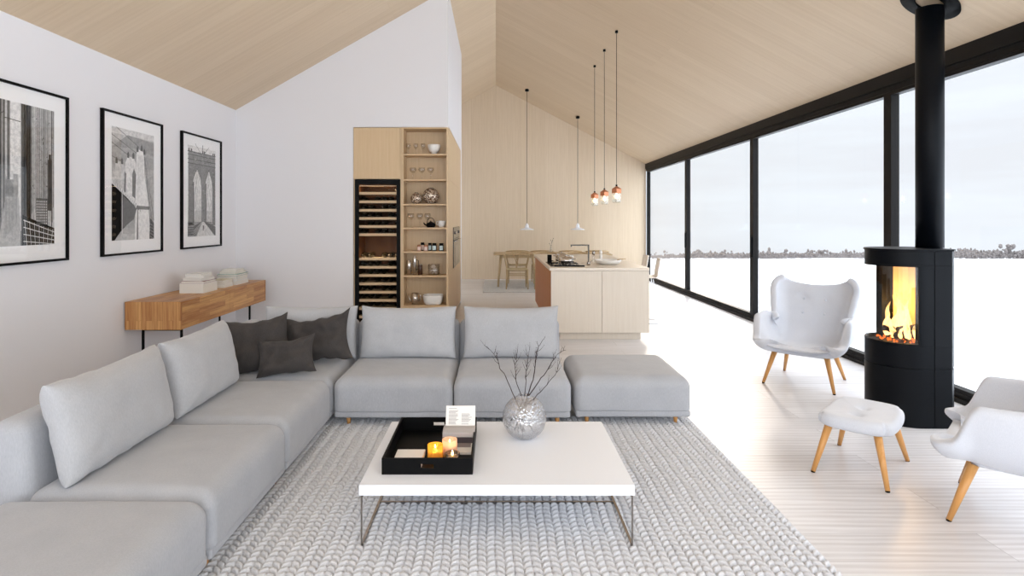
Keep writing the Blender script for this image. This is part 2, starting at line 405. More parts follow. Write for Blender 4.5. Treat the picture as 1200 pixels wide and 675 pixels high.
for k in range(5200):
    y = rnd.uniform(250, 320); x = rnd.uniform(.24*y, 1.9*y); h = rnd.uniform(1.3, 2.9)*(1+.8*max(0, noise.noise(Vector((x*.02, 0, 5)))))
    if rnd.random() < .05: h *= 1.8
    fade = min(1, (x/y-.24)/.12); h *= .35+.65*fade
    z0 = snow_h(x, y)-.2
    for q in range(rnd.randint(4, 7)):
        r = h*rnd.uniform(.07, .17); c = np.array([x+rnd.uniform(-.5, .5)*h, y+rnd.uniform(-.4, .4)*h, z0+h*rnd.uniform(.15, .95)])
        BV.append(IV*np.array([r*1.1, r, r*rnd.uniform(.8, 2.0)])+c); BF.append(IF+nb0); nb0 += len(IV)
me = bpy.data.meshes.new('bushes'); me.from_pydata(np.concatenate(BV).tolist(), [], np.concatenate(BF).tolist()); me.materials.append(mat('hazed_scrub', (104, 98, 96), .95))  # distance haze is put into the grey base colour
bo = bpy.data.objects.new('bushes', me); COL.objects.link(bo)
tag(bo, 'long low strip of bare grey scrub at the edge of the snow field', 'bushes', kind='stuff')

# ================================================================== RUG (chunky knit, real relief)
def make_rug():
    x0, x1, y0, y1 = -1.62, 1.45, 1.1, 4.44
    dx, dy = .0040, .0034
    nx, ny = int((x1-x0)/dx), int((y1-y0)/dy)
    xs = np.linspace(x0, x1, nx+1); ysn = np.linspace(y0, y1, ny+1)
    XX, YY = np.meshgrid(xs, ysn, indexing='ij')
    cw, p = .080, .041
    wob = .004*np.sin(YY*5+1.3*np.sin(XX*3)) + .002*np.sin(YY*17+XX*5)
    u = (XX+wob)/cw; ci = np.floor(u); fu = (u-ci)*2-1
    s = np.abs(fu)
    ph = (YY + .004*np.sin(XX*11) )/p - s*.62 + .10*np.sin(ci*12.9)
    fp = np.abs((ph-np.floor(ph))*2-1)                       # 0 at strand centre? 1 at gap
    strand = np.clip(1-fp**2.8, 0, 1)**.7
    ends = np.clip(1-np.abs((s-.5)*2)**6, 0, 1)**.6
    H = -.008 + .038*strand*(.42+.58*ends)
    ins = np.minimum.reduce([XX-x0, x1-XX, YY-y0, y1-YY])
    H *= np.clip(ins/.012, 0, 1)**.5
    H = np.maximum(H, .0) + .001
    co = np.stack([XX, YY, H], -1).reshape(-1, 3).astype(np.float32)
    idx = np.arange((nx+1)*(ny+1)).reshape(nx+1, ny+1)
    quads = np.stack([idx[:-1, :-1], idx[1:, :-1], idx[1:, 1:], idx[:-1, 1:]], -1).reshape(-1, 4)
    me = bpy.data.meshes.new('rug'); me.vertices.add(len(co)); me.vertices.foreach_set('co', co.ravel())
    me.loops.add(quads.size); me.loops.foreach_set('vertex_index', quads.ravel().astype(np.int32))
    me.polygons.add(len(quads)); me.polygons.foreach_set('loop_start', (np.arange(len(quads))*4).astype(np.int32))
    me.polygons.foreach_set('use_smooth', np.ones(len(quads), bool))
    me.update(calc_edges=True); me.materials.append(M_RUG)
    o = bpy.data.objects.new('knitted_rug', me); COL.objects.link(o)
    tag(o, 'large chunky knitted cream rug under the white coffee table', 'rug')
make_rug()
RT = .022   # where feet stand on the knit

# ================================================================== SOFAS
SB, ST, SH = .088, .125, .375     # base bottom, base top, seat top
def leg_bm(x, y, z0, z1, dx=0, dy=0, r0=.011, r1=.019):
    return tube(BM(), [(x+dx, y+dy, z0), (x, y, z1)], [r0, r1], 14)
sofa = thing('sectional_sofa', 'large L-shaped grey sectional sofa with low seats in the corner of the rug', 'sofa', (-1.2, 4.2, 0))
def seat(parent, x0, y0, x1, y1, nm='seat', sd=0, inset=.004):
    ox, oy = parent.location.x, parent.location.y
    b = BM(); soft_box(b, (x0+inset-ox, y0+inset-oy, ST), (x1-inset-ox, y1-inset-oy, SH), .085, 20, .012, .0022, sd, rb=.02, rv=.05)
    return obj(nm, b, M_SOFA, parent, smooth=True)
def base(parent, x0, y0, x1, y1):
    ox, oy = parent.location.x, parent.location.y
    b = BM(); soft_box(b, (x0+.012-ox, y0+.012-oy, SB), (x1-.012-ox, y1-.012-oy, ST+.012), .014, 6)
    return obj('base', b, M_SOFA, parent, smooth=True)
L1, L2, L3, L4 = 2.425, 3.305, 4.185, 5.07    # module joints along the left run
BX = [-1.165, -.305, .545]                    # module joints along the back run
LXO = -2.07
seat(sofa, LXO+.1, L1, BX[0], L2, sd=1); base(sofa, LXO, L1, BX[0], L2)
seat(sofa, LXO+.1, L2, BX[0], L3, sd=2); base(sofa, LXO, L2, BX[0], L3)
seat(sofa, LXO+.1, L3, BX[0], L4-.1, sd=3); base(sofa, LXO, L3, BX[0], L4)
seat(sofa, BX[0], L3, BX[1], L4-.1, sd=4); base(sofa, BX[0], L3, BX[1], L4)
seat(sofa, BX[1], L3, BX[2], L4-.1, sd=5); base(sofa, BX[1], L3, BX[2], L4)
ox, oy = sofa.location.x, sofa.location.y
def backrest(a, b, lean, sd):
    b_ = BM(); soft_box(b_, (a[0]-ox, a[1]-oy, a[2]), (b[0]-ox, b[1]-oy, b[2]), .06, 14, .006, .002, sd, rb=.02, rv=.06)
    for v in b_.verts:
        t = (v.co.z-a[2])/(b[2]-a[2]); v.co.x += lean[0]*t; v.co.y += lean[1]*t
        if lean[0]: v.co.x -= 0
    return obj('backrest', b_, M_SOFA, sofa, smooth=True)
backrest((LXO, L1+.005, .13), (LXO+.16, L2, .66), (-.05, 0), 6)
backrest((LXO, L2, .13), (LXO+.16, L3, .66), (-.05, 0), 7)
backrest((LXO, L3, .13), (LXO+.16, L4-.03, .66), (-.05, 0), 8)
backrest((LXO+.15, L4-.16, .13), (BX[0], L4, .66), (0, .05), 9)
backrest((BX[0], L4-.16, .13), (BX[1], L4, .66), (0, .05), 10)
backrest((BX[1], L4-.16, .13), (BX[2]-.005, L4, .66), (0, .05), 11)
for (x, y, z) in ((BX[0]-.08, L1+.1, RT), (BX[0]-.08, L2, RT), (BX[0]-.08, L3-.03, RT), (LXO+.08, L1+.1, 0), (LXO+.08, L2, 0), (LXO+.08, L3, 0), (LXO+.08, L4-.1, 0),
                  (BX[0]+.10, L3+.08, RT), (BX[1], L3+.08, RT), (BX[2]-.10, L3+.08, RT), (BX[0]+.1, L4-.08, 0), (BX[1], L4-.08, 0), (BX[2]-.1, L4-.08, 0)):
    obj('leg', leg_bm(x-ox, y-oy, z, SB+.002), M_LEG, sofa)
def ottoman(x0, y0, x1, y1, label, onrug, sd):
    t = thing('sofa_ottoman', label, 'ottoman', ((x0+x1)/2, (y0+y1)/2, 0))
    seat(t, x0, y0, x1, y1, 'seat', sd, .006); base(t, x0, y0, x1, y1)
    for i, (x, y) in enumerate(((x0+.1, y0+.09), (x1-.1, y0+.09), (x0+.1, y1-.09), (x1-.1, y1-.09))):
        obj('leg', leg_bm(x-t.location.x, y-t.location.y, RT if onrug[i] else 0, SB+.002), M_LEG, t)
ottoman(BX[2]+.018, L3+.02, 1.41, 4.99, 'grey upholstered ottoman at the right end of the sofa, before the kitchen island', (1, 1, 0, 0), 12)
ottoman(LXO+.05, 1.52, BX[0], L1-.003, 'grey backless seat at the left front corner, cut by the picture edge', (0, 1, 0, 1), 13)

def cushion(name, label, m, wd, ht, th, loc, rz, tilt, roll=0, pinch=.06, seed=0, group=None, wr=.006, box_=.5, sag=0):
    b = pillow(BM(), wd, ht, th, pinch=pinch, seed=seed, wr=wr, box_=box_, sag=sag)
    o = obj(name, b, m, smooth=True); o.location = loc
    o.rotation_mode = 'XYZ'
    # tilt backwards about local x, then roll about local y (in the cushion's plane), then turn about z
    R = Matrix.Rotation(rz, 4, 'Z') @ Matrix.Rotation(tilt, 4, 'X') @ Matrix.Rotation(roll, 4, 'Y')
    o.rotation_euler = R.to_euler(); tag(o, label, 'cushion', group); return o
gc = 'pale grey back cushions of the sofa'
# local +y points backwards; left run faces +X, so its backwards is -X (rz = +90 deg)
cushion('back_cushion', 'pale grey back cushion nearest the left edge of the picture', M_CUSH, .80, .44, .20, (-1.80, 2.865, SH+.004), PI/2, -.22, 0, .035, 1, gc, .009, .36, .01)
cushion('back_cushion', 'pale grey back cushion on the left run, in front of the wooden console', M_CUSH, .76, .44, .20, (-1.80, 3.70, SH+.004), PI/2, -.22, 0, .035, 2.2, gc, .009, .36, .01)
cushion('back_cushion', 'pale grey back cushion in the sofa corner behind the dark cushions', M_CUSH, .76, .42, .18, (-1.52, 4.80, SH+.004), 0, -.17, 0, .035, 3.1, gc, .009, .36, .01)
cushion('back_cushion', 'grey back cushion in front of the wine cooler and shelves', M_CUSH, .78, .42, .19, (-.715, 4.79, SH+.004), 0, -.17, 0, .035, 4.3, gc, .009, .36, .012)
cushion('back_cushion', 'grey back cushion at the right end of the sofa backrest', M_CUSH, .78, .42, .19, (.125, 4.79, SH+.004), 0, -.17, 0, .035, 5.2, gc, .009, .36, .012)
gd = 'charcoal throw cushions in the sofa corner'
cushion('throw_cushion', 'large charcoal cushion, leftmost of the three in the corner', M_DARK, .47, .43, .17, (-1.72, 4.33, SH+.0), .50, -.38, -.06, .13, 7, gd, .026, .55, .02)
cushion('throw_cushion', 'large charcoal cushion at the back right of the corner group, standing askew', M_DARK, .56, .40, .17, (-1.38, 4.56, SH+.012), -.05, -.32, -.15, .15, 8, gd, .026, .55, .03)
cushion('throw_cushion', 'small charcoal cushion in front of the two larger dark ones', M_DARK, .42, .28, .14, (-1.50, 4.22, SH+.012), .10, -.36, -.10, .13, 9, gd, .022, .55, .015)

# ================================================================== COFFEE TABLE
TT = .307
ct = thing('coffee_table', 'low white rectangular coffee table with thin metal frame legs on the knitted rug', 'coffee table', (.005, 3.07, 0))
obj('tabletop', box(BM(), (-.622, -.42, TT-.048), (.622, .42, TT)), M_WHITE, ct, bev=.003)
for s in (-1, 1):
    b = BM(); xx = s*.612; hh = TT-.048
    for (p0, p1) in (((xx-.003, -.412, RT), (xx+.003, -.400, hh)), ((xx-.003, .400, RT), (xx+.003, .412, hh)), ((xx-.006, -.40, RT), (xx+.006, .40, RT+.012)), ((xx-.006, -.40, hh-.012), (xx+.006, .40, hh))):
        box(b, p0, p1)
    obj('leg_frame', b, M_CHROME, ct)
obj('crossbar', box(BM(), (-.606, -.006, RT+.0), (.606, .006, RT+.012)), M_CHROME, ct)
# tray
tr = thing('serving_tray', 'black square-sided tray with slot handles on the left of the coffee table', 'tray', (-.3215, 3.05, TT))
W, D, H_ = .2135, .29, .076
obj('tray_base', box(BM(), (-W+.01, -D+.01, .0), (W-.01, D-.01, .008)), M_BLK, tr)
def slotted(y0, y1):
    b = BM(); sx, z0, z1 = .03, .030, .050
    box(b, (-W, y0, 0), (W, y1, z0)); box(b, (-W, y0, z1), (W, y1, H_)); box(b, (-W, y0, z0), (-sx, y1, z1)); box(b, (sx, y0, z0), (W, y1, z1)); return b
obj('end_panel', slotted(-D, -D+.01), M_BLK, tr); obj('end_panel', slotted(D-.01, D), M_BLK, tr)
for s in (-1, 1):
    obj('side_panel', box(BM(), (s*W-(.01 if s > 0 else 0), -D+.01, 0), (s*W+(.01 if s < 0 else 0), D-.01, H_)), M_BLK, tr)
# things on the tray
TZ = TT+.008
M_PAPER = mat('paper', (238, 236, 232), .8)
nb = obj('notebook', box(BM(), (-.070, -.09, 0), (.070, .09, .030)), M_PAPER, bev=.003); nb.location = (-.425, 2.88, TZ)
tag(nb, 'plain white notebook lying flat at the front of the black tray', 'notebook')
def candle(name, label, x, y, r, h, mg, ml, lite=0, gl=None, z=TZ):
    t = thing(name, label, 'candle', (x, y, z))
    b = BM(); lathe(b, [(0, 0), (r, 0), (r*1.02, .004), (r*1.02, h), (r*.92, h), (r*.92, .006), (0, .006)], 32); obj('glass_holder', b, mg, t)
    b = BM(); lathe(b, [(0, .007), (r*.9, .007), (r*.9, h*.62), (r*.5, h*.60), (0, h*.60)], 28); obj('wax', b, ml, t)
    obj('wick', tube(BM(), [(0, 0, h*.6), (.001, 0, h*.6+.008)], .001, 5), M_BLK, t)
    if lite:
        b = BM(); lathe(b, [(0, h*.6+.004), (.004, h*.6+.010), (.0045, h*.6+.016), (.002, h*.6+.028), (0, h*.6+.034)], 12); obj('flame', b, emis('candle_flame', (255, 200, 120), 30) if 'candle_flame' not in MATS else MATS['candle_flame'], t)
        ld = bpy.data.lights.new('candle_light', 'POINT'); ld.energy = lite; ld.color = (1, .55, .18); ld.shadow_soft_size = .008
        lo = bpy.data.objects.new('candle_light', ld); COL.objects.link(lo); lo.parent = t; lo.location = (0, 0, h*.6+.016)
    return t
def translucent(name, rgb, mixf=.6, tr=.25):
    m = bpy.data.materials.new(name); m.use_nodes = True; t = m.node_tree; t.nodes.clear()
    d = N(t, 'ShaderNodeBsdfDiffuse'); d.inputs[0].default_value = s2l(rgb); l = N(t, 'ShaderNodeBsdfTranslucent'); l.inputs[0].default_value = s2l(rgb)
    mx = N(t, 'ShaderNodeMixShader'); mx.inputs[0].default_value = mixf; lk(t, d.outputs[0], mx.inputs[1]); lk(t, l.outputs[0], mx.inputs[2])
    tp = N(t, 'ShaderNodeBsdfTransparent'); m2 = N(t, 'ShaderNodeMixShader'); m2.inputs[0].default_value = tr; lk(t, mx.outputs[0], m2.inputs[1]); lk(t, tp.outputs[0], m2.inputs[2])
    o = N(t, 'ShaderNodeOutputMaterial'); lk(t, m2.outputs[0], o.inputs[0]); MATS[name] = m; return m
M_YG = translucent('yellow_glass', (255, 205, 90)); M_PG = translucent('frosted_rose_glass', (250, 226, 214)); M_WAX = translucent('wax', (250, 236, 214), .6, 0)
candle('glass_candle', 'glowing yellow glass candle at the front of the black tray', -.298, 2.90, .037, .080, M_YG, M_WAX, .6)
candle('glass_candle', 'lit pale rose frosted candle behind the yellow one on the tray', -.232, 2.965, .037, .082, M_PG, M_WAX, .35)
candle('glass_candle', 'small clear patterned tealight glass at the front right of the black tray', -.212, 2.875, .036, .050, thin_glass('smoked_pattern_glass', (.72, .66, .58, 1), 1, .08, .12), M_WAX, .02)
# photo book, card and propped open book at the back right of the tray
cd = obj('photo_book', box(BM(), (-.075, -.095, 0), (.075, .095, .012), 0), [M_PAPER, mat('photo_print_grey', (150, 140, 140), .5)]); cd.location = (-.19, 3.07, TZ)
bm = bmesh.new(); bm.from_mesh(cd.data); box(bm, (-.03, -.03, .0122), (.06, .06, .0127), 1); bm.to_mesh(cd.data); bm.free()
tag(cd, 'flat white photo book with a grey picture, under the open book on the tray', 'book')
def open_book():
    t = thing('open_book', 'open book with printed pages propped up at the back of the black tray', 'book', (-.195, 3.20, TZ+.012), 0)
    b = BM(); pts = []
    # lower block of pages lying nearly flat, curved
    prof = [(-.10, .055), (-.06, .062), (-.02, .060), (.03, .050), (.055, .045)]
    low = [(-.10, .030), (-.05, .030), (0, .026), (.055, .024)]
    poly = prof + low[::-1]
    prism(b, poly, (-.085, .085), 'x'); obj('page_block', b, mat('page_edges', (188, 182, 180), .8), t)
    b = BM(); prism(b, [(-.103, .0), (.06, .0), (.06, .024), (.0, .026), (-.103, .030)], (-.088, .088), 'x'); obj('cover', b, mat('dark_book_cover', (70, 60, 64), .6), t)
    b = BM(); prism(b, [(.000, .052), (.045, .150), (.055, .148), (.035, .046)], (-.078, .082), 'x')
    pg = obj('raised_pages', b, M_PAPER, t)
    b = BM(); ink = mat('ink', (120, 116, 116), .8)
    rr = random.Random(5); d = Vector((0, .045, .098)).normalized()
    for k in range(15):
        s = .012+k*.0058
        for (xa, xb) in ((-.062, -.008), (.008, .064)):
            if xa > 0 and k > 9: continue
            if rr.random() < .1: continue
            p = Vector((0, 0.0, .052)) + d*s; n = Vector((0, -.098, .045)).normalized()*.0006
            e = xb - rr.random()*.018
            vs = [b.verts.new((x, p.y+n.y+d.y*h, p.z+n.z+d.z*h)) for x, h in ((xa, 0), (e, 0), (e, .0018), (xa, .0018))]
            b.faces.new(vs)
    obj('printed_lines', b, ink, pg, kind=None)
open_book()
# vase and twigs
M_VASE = bpy.data.materials.new('hammered_glass'); M_VASE.use_nodes = True
t = M_VASE.node_tree; t.nodes.clear()
co = N(t, 'ShaderNodeTexCoord'); vo = N(t, 'ShaderNodeTexVoronoi'); vo.inputs['Scale'].default_value = 62; lk(t, co.outputs['Object'], vo.inputs['Vector'])
bp = N(t, 'ShaderNodeBump'); bp.inputs['Strength'].default_value = 1; bp.inputs['Distance'].default_value = .006; lk(t, vo.outputs[0], bp.inputs['Height'])
gs = N(t, 'ShaderNodeBsdfGlossy'); gs.inputs['Roughness'].default_value = .12; lk(t, bp.outputs[0], gs.inputs['Normal'])
tp = N(t, 'ShaderNodeBsdfTransparent'); tp.inputs[0].default_value = (.93, .93, .94, 1)
lw = schlick(t, .05, bp.outputs[0])
mx = N(t, 'ShaderNodeMixShader'); lk(t, mth(t, 'ADD', mth(t, 'MULTIPLY', lw, 1.0), .16, clamp=True), mx.inputs[0]); lk(t, tp.outputs[0], mx.inputs[1]); lk(t, gs.outputs[0], mx.inputs[2])
dfw = N(t, 'ShaderNodeBsdfDiffuse'); dfw.inputs[0].default_value = (.95, .95, .97, 1); lk(t, bp.outputs[0], dfw.inputs['Normal'])  # white diffuse share paints glints into the glass
mxd = N(t, 'ShaderNodeMixShader'); lk(t, maprange(t, vo.outputs[0],   .25, .75, .02, .17), mxd.inputs[0]); lk(t, mx.outputs[0], mxd.inputs[1]); lk(t, dfw.outputs[0], mxd.inputs[2])
o_ = N(t, 'ShaderNodeOutputMaterial'); lk(t, mxd.outputs[0], o_.inputs[0])
VC = (.157, 3.226)
def globe_vase(bm, R, neck, seg=48, lip=.008):
    pr = [(0, .0), (R*.30, 0.0)]
    a0 = math.asin(.30); a1 = PI-math.asin(neck/R)
    zc = R*math.cos(a0)
    for k in range(26):
        a = a0+(a1-a0)*k/25; pr.append((R*math.sin(a), zc-R*math.cos(a)))
    zt = pr[-1][1]; pr += [(neck, zt+lip), (neck-.004, zt+lip)]
    for k in range(26):
        a = a1-(a1-a0)*k/25; pr.append(((R-.004)*math.sin(a), zc-(R-.004)*math.cos(a)+.001))
    pr.append((0, .006))
    lathe(bm, pr, seg); return zt+lip
b = BM(); VT = globe_vase(b, .120, .034)
vz = obj('globe_vase', b, M_VASE); vz.location = (VC[0], VC[1], TT); tag(vz, 'round hammered clear glass vase holding bare twigs on the coffee table', 'vase')
M_TWIG = mat('dark_bark', (52, 36, 34), .8)
def twig(pts, r, seed, nb_=5, label=''):
    r *= 1.3; nb_ += 3
    """pts in the picture's plane around the vase: (dx, dy, dz) from the vase foot"""
    rr = random.Random(seed); b = BM()
    P = [Vector(p) for p in pts]
    fine = []
    for a, c in zip(P, P[1:]):
        for k in range(4):
            f = a.lerp(c, k/4); f += Vector([rr.uniform(-.0025, .0025) for _ in range(3)]) if fine else Vector(); fine.append(f)
    fine.append(P[-1]); n = len(fine)
    tube(b, fine, [r*(1-.75*i/(n-1)) for i in range(n)], 6)
    for k in range(nb_):
        i = rr.randint(n//2, n-2); p = fine[i]; d = (fine[i+1]-p).normalized()
        s = Vector((rr.uniform(-1, 1), rr.uniform(-.6, .6), rr.uniform(.2, 1))).normalized()
        L = rr.uniform(.02, .055); q1 = p+(d*.4+s*.8)*L*.5; q2 = q1+(d*.7+s*.5+Vector((rr.uniform(-.4, .4), 0, .3)))*L*.5
        tube(b, [p, q1, q2], [r*.4, r*.3, r*.12], 5)
        if rr.random() < .6: tube(b, [q1, q1+Vector((rr.uniform(-.02, .02), rr.uniform(-.01, .01), .018))], [r*.25, r*.1], 4)
        lathe(b, [(0, q2.z-.002), (r*.5, q2.z), (0, q2.z+.003)], 5, (q2.x, q2.y))
    o = obj('dry_twig', b, M_TWIG, smooth=True); o.location = (VC[0], VC[1], TT); tag(o, label, 'twig', 'bare twigs in the glass vase')
s_ = 3.226/690   # metres per picture pixel at the vase
def tp_(x, y, d=0): return ((x-614.5)*s_, d, Z(y, 3.226)-TT)
twig([tp_(607, 508, .02), tp_(612, 490, .005), tp_(604, 466, -.028), tp_(592, 437, -.05), tp_(585, 428, -.06), tp_(584, 420, -.06), tp_(577, 409, -.07), tp_(570, 402, -.08)], .0026, 1, 3, 'bare twig leaning furthest left out of the glass vase')
twig([tp_(625, 508, .03), tp_(617, 490, 0), tp_(612, 466, .0), tp_(604, 446, .02), tp_(604, 430, .04), tp_(606, 421, .05), tp_(604, 412, .05)], .0026, 2, 8, 'short branching twig left of the middle of the vase')
twig([tp_(598, 496, .03), tp_(610, 476, 0), tp_(615, 466, .0), tp_(616, 450, .01), tp_(617, 436, .02), tp_(619, 420, .03), tp_(621, 408, .03)], .0024, 3, 7, 'upright thin twig in the middle of the vase')
twig([tp_(612, 512, .02), tp_(615, 490, 0), tp_(617, 466, .0), tp_(624, 444, -.02), tp_(627, 425, -.03), tp_(628, 411, -.03), tp_(632, 402, -.04), tp_(638, 392, -.05)], .0030, 4, 5, 'tallest twig rising right of the middle of the vase')
twig([tp_(602, 502, -.03), tp_(612, 482, .0), tp_(618, 465, .0), tp_(632, 448, .03), tp_(643, 436, .05), tp_(650, 424, .06), tp_(655, 418, .07), tp_(665, 414, .08)], .0028, 5, 4, 'twig leaning furthest right out of the vase, tip pointing sideways')
twig([tp_(604, 488, .02), tp_(616, 474, .0), tp_(626, 465, -.024), tp_(640, 448, -.05), tp_(651, 433, -.06), tp_(654, 422, -.06)], .0024, 6, 3, 'lower twig leaning right beside the furthest one')

# ================================================================== ARMCHAIRS and FOOTSTOOL
def smooth01(t): t = max(0, min(1, t)); return t*t*(3-2*t)
def interp(tab, v):
    for (a, x), (b, y) in zip(tab, tab[1:]):
        if v <= b:
            t = smooth01((v-a)/(b-a)); return x+(y-x)*t
    return tab[-1][1]
def catmull(P, t):
    n = len(P)-1; f = t*n; i = min(int(f), n-1); u = f-i
    p0, p1, p2, p3 = P[max(i-1, 0)], P[i], P[i+1], P[min(i+2, n)]
    return [.5*((2*b)+(-a+c)*u+(2*a-5*b+4*c-d)*u*u+(-a+3*b-3*c+d)*u**3) for a, b, c, d in zip(p0, p1, p2, p3)]
def armchair_shell():
    bm = BM(); nu, nv = 20, 34
    prof = [(-.335, .325), (-.348, .350), (-.30, .366), (-.21, .365), (-.09, .354), (.03, .346), (.13, .353), (.205, .395), (.25, .475), (.282, .57), (.312, .67), (.338, .75), (.360, .83), (.382, .895)]
    Wt = [(0, .24), (.06, .32), (.14, .375), (.25, .395), (.45, .395), (.58, .365), (.68, .35), (.80, .375), (.90, .395), (.95, .385), (.98, .355), (1, .31)]
    Lt = [(0, .01), (.08, .05), (.17, .065), (.24, .26), (.40, .285), (.52, .235), (.66, .13), (.8, .105), (.92, .08), (1, .04)]
    V = []
    for j in range(nv+1):
        v = j/nv; y, z = catmull(prof, v); y2, z2 = catmull(prof, min(1, v+.01)); y1, z1 = catmull(prof, max(0, v-.01))
        ty, tz = y2-y1, z2-z1; l = math.hypot(ty, tz); ty, tz = ty/l, tz/l
        ny_, nz_ = -tz, ty                                     # up on the seat, forward on the back
        W_, L_ = interp(Wt, v), interp(Lt, v)
        row = []
        for i in range(nu+1):
            u = -1+2*i/nu; au = abs(u)
            fx = math.sin(min(1, au*1.06)*PI/2)
            g = max(0, (au-.48)/.52)**1.35
            # arms lift straight up whatever the seat does; wings come forward
            up = smooth01((.62-v)/.25)
            dy, dz = ny_*(1-up), nz_*(1-up)+up
            l2 = math.hypot(dy, dz)+1e-6; dy, dz = dy/l2, dz/l2
            x = math.copysign(W_*fx*.84, u)
            yy, zz = y+dy*L_*g, z+dz*L_*g
            # flare arms outward with height, heart shaped top edge
            x += math.copysign(.012*g*up, u)
            top = smooth01((v-.86)/.14)
            zz += top*(.030*math.sin(min(1, au/.8)*PI/2)**2 - .02)
            fr = smooth01((.12-v)/.12)
            yy += fr*.09*au**2.4                               # rounded front corners
            row.append(bm.verts.new((x, yy, zz)))
        V.append(row)
    for j in range(nv):
        for i in range(nu):
            f = bm.faces.new((V[j][i], V[j][i+1], V[j+1][i+1], V[j+1][i])); f.smooth = True
    return bm
def armchair(label, loc, rz):
    t = thing('armchair', label, 'armchair', loc, rz, 'cool white armchairs by the windows')
    bm = armchair_shell()
    # tufting dimples on the back
    for v in bm.verts:
        if v.co.z > .45:
            for (x, z) in ((-.10, .74), (.10, .74), (-.10, .60), (.10, .60)):
                d = math.hypot(v.co.x-x, v.co.z-z); v.co.y += .022*math.exp(-(d/.034)**2)
        v.co.y += .0; 
    sh = obj('shell', bm, M_CHAIR, t, smooth=True)
    if sum(p.normal.z for p in sh.data.polygons if p.center.z < .42) < 0: sh.data.flip_normals()
    md = sh.modifiers.new('thick', 'SOLIDIFY'); md.thickness = .066; md.offset = -1; md.use_rim = True
    ss = sh.modifiers.new('smooth', 'SUBSURF'); ss.levels = 2; ss.render_levels = 2
    for (x, z, yy) in ((-.095, .73, .333), (.095, .73, .333), (-.095, .60, .290), (.095, .60, .290)):
        b = BM(); bmesh.ops.create_uvsphere(b, u_segments=12, v_segments=8, radius=.011, matrix=Matrix.Translation((x, yy, z)) @ Matrix.Diagonal((1, .5, 1, 1)))
        obj('button', b, M_CHAIR, t, smooth=True)
    # padded underside that the legs screw into
    b = BM(); soft_box(b, (-.22, -.23, .275), (.22, .15, .32), .04, 8); obj('seat_base', b, M_CHAIR, t, smooth=True)
    for (fx, fy, tx, ty) in ((-.288, -.305, -.215, -.215), (.288, -.305, .215, -.215), (-.262, .295, -.195, .16), (.262, .295, .195, .16)):
        b = tube(BM(), [(fx, fy, .006), (tx, ty, .285)], [.0125, .024], 16); lg = obj('leg', b, M_LEG, t)
        obj('foot_pad', tube(BM(), [(fx, fy, 0), (fx, fy, .008)], [.012, .012], 12), M_BLK, lg)
    return t
armchair('cool white winged armchair facing the sofa, standing between the windows and the stove', (2.885, 5.475, 0), math.radians(-40.5))
armchair('cool white armchair in front of the stove, cut off by the right picture edge', (2.68, 2.94, 0), math.radians(-133))
def footstool():
    t = thing('footstool', 'small tufted white footstool on splayed wooden legs in front of the stove', 'footstool', (2.226, 3.586, 0), math.atan2(.418, .402))
    b = BM(); soft_box(b, (-.265, -.20, .262), (.265, .20, .342), .036, 22, .0, .0012, 3)
    for v in b.verts:
        x, y = v.co.x/.265, v.co.y/.20
        # waisted outline with rounded corners, corners lifted
        r = (abs(x)**4+abs(y)**4)**.25; q = max(abs(x), abs(y))+1e-6
        k = 1-.17*(min(abs(x), abs(y))/q)**3
        v.co.x *= k; v.co.y *= k*(1+.03*x*x)
        v.co.z += .020*abs(x)**2 - .006
        if v.co.z > .31:
            for (dx, dy) in ((-.085, -.0), (.085, .0)):
                d = math.hypot(v.co.x-dx, v.co.y-dy); v.co.z -= .020*math.exp(-(d/.035)**2)
    obj('seat', b, M_CHAIR, t, smooth=True)
    for dx in (-.085, .085):
        b = BM(); bmesh.ops.create_uvsphere(b, u_segments=12, v_segments=8, radius=.011, matrix=Matrix.Translation((dx, 0, .318)) @ Matrix.Diagonal((1, 1, .5, 1)))
        obj('button', b, M_CHAIR, t, smooth=True)
    for sx in (-1, 1):
        for sy in (-1, 1):
            lg = obj('leg', tube(BM(), [(sx*.288, sy*.188, .006), (sx*.205, sy*.125, .275)], [.0125, .0225], 16), M_LEG, t)
            obj('foot_pad', tube(BM(), [(sx*.288, sy*.188, 0), (sx*.288, sy*.188, .008)], [.012, .012], 12), M_BLK, lg)
footstool()

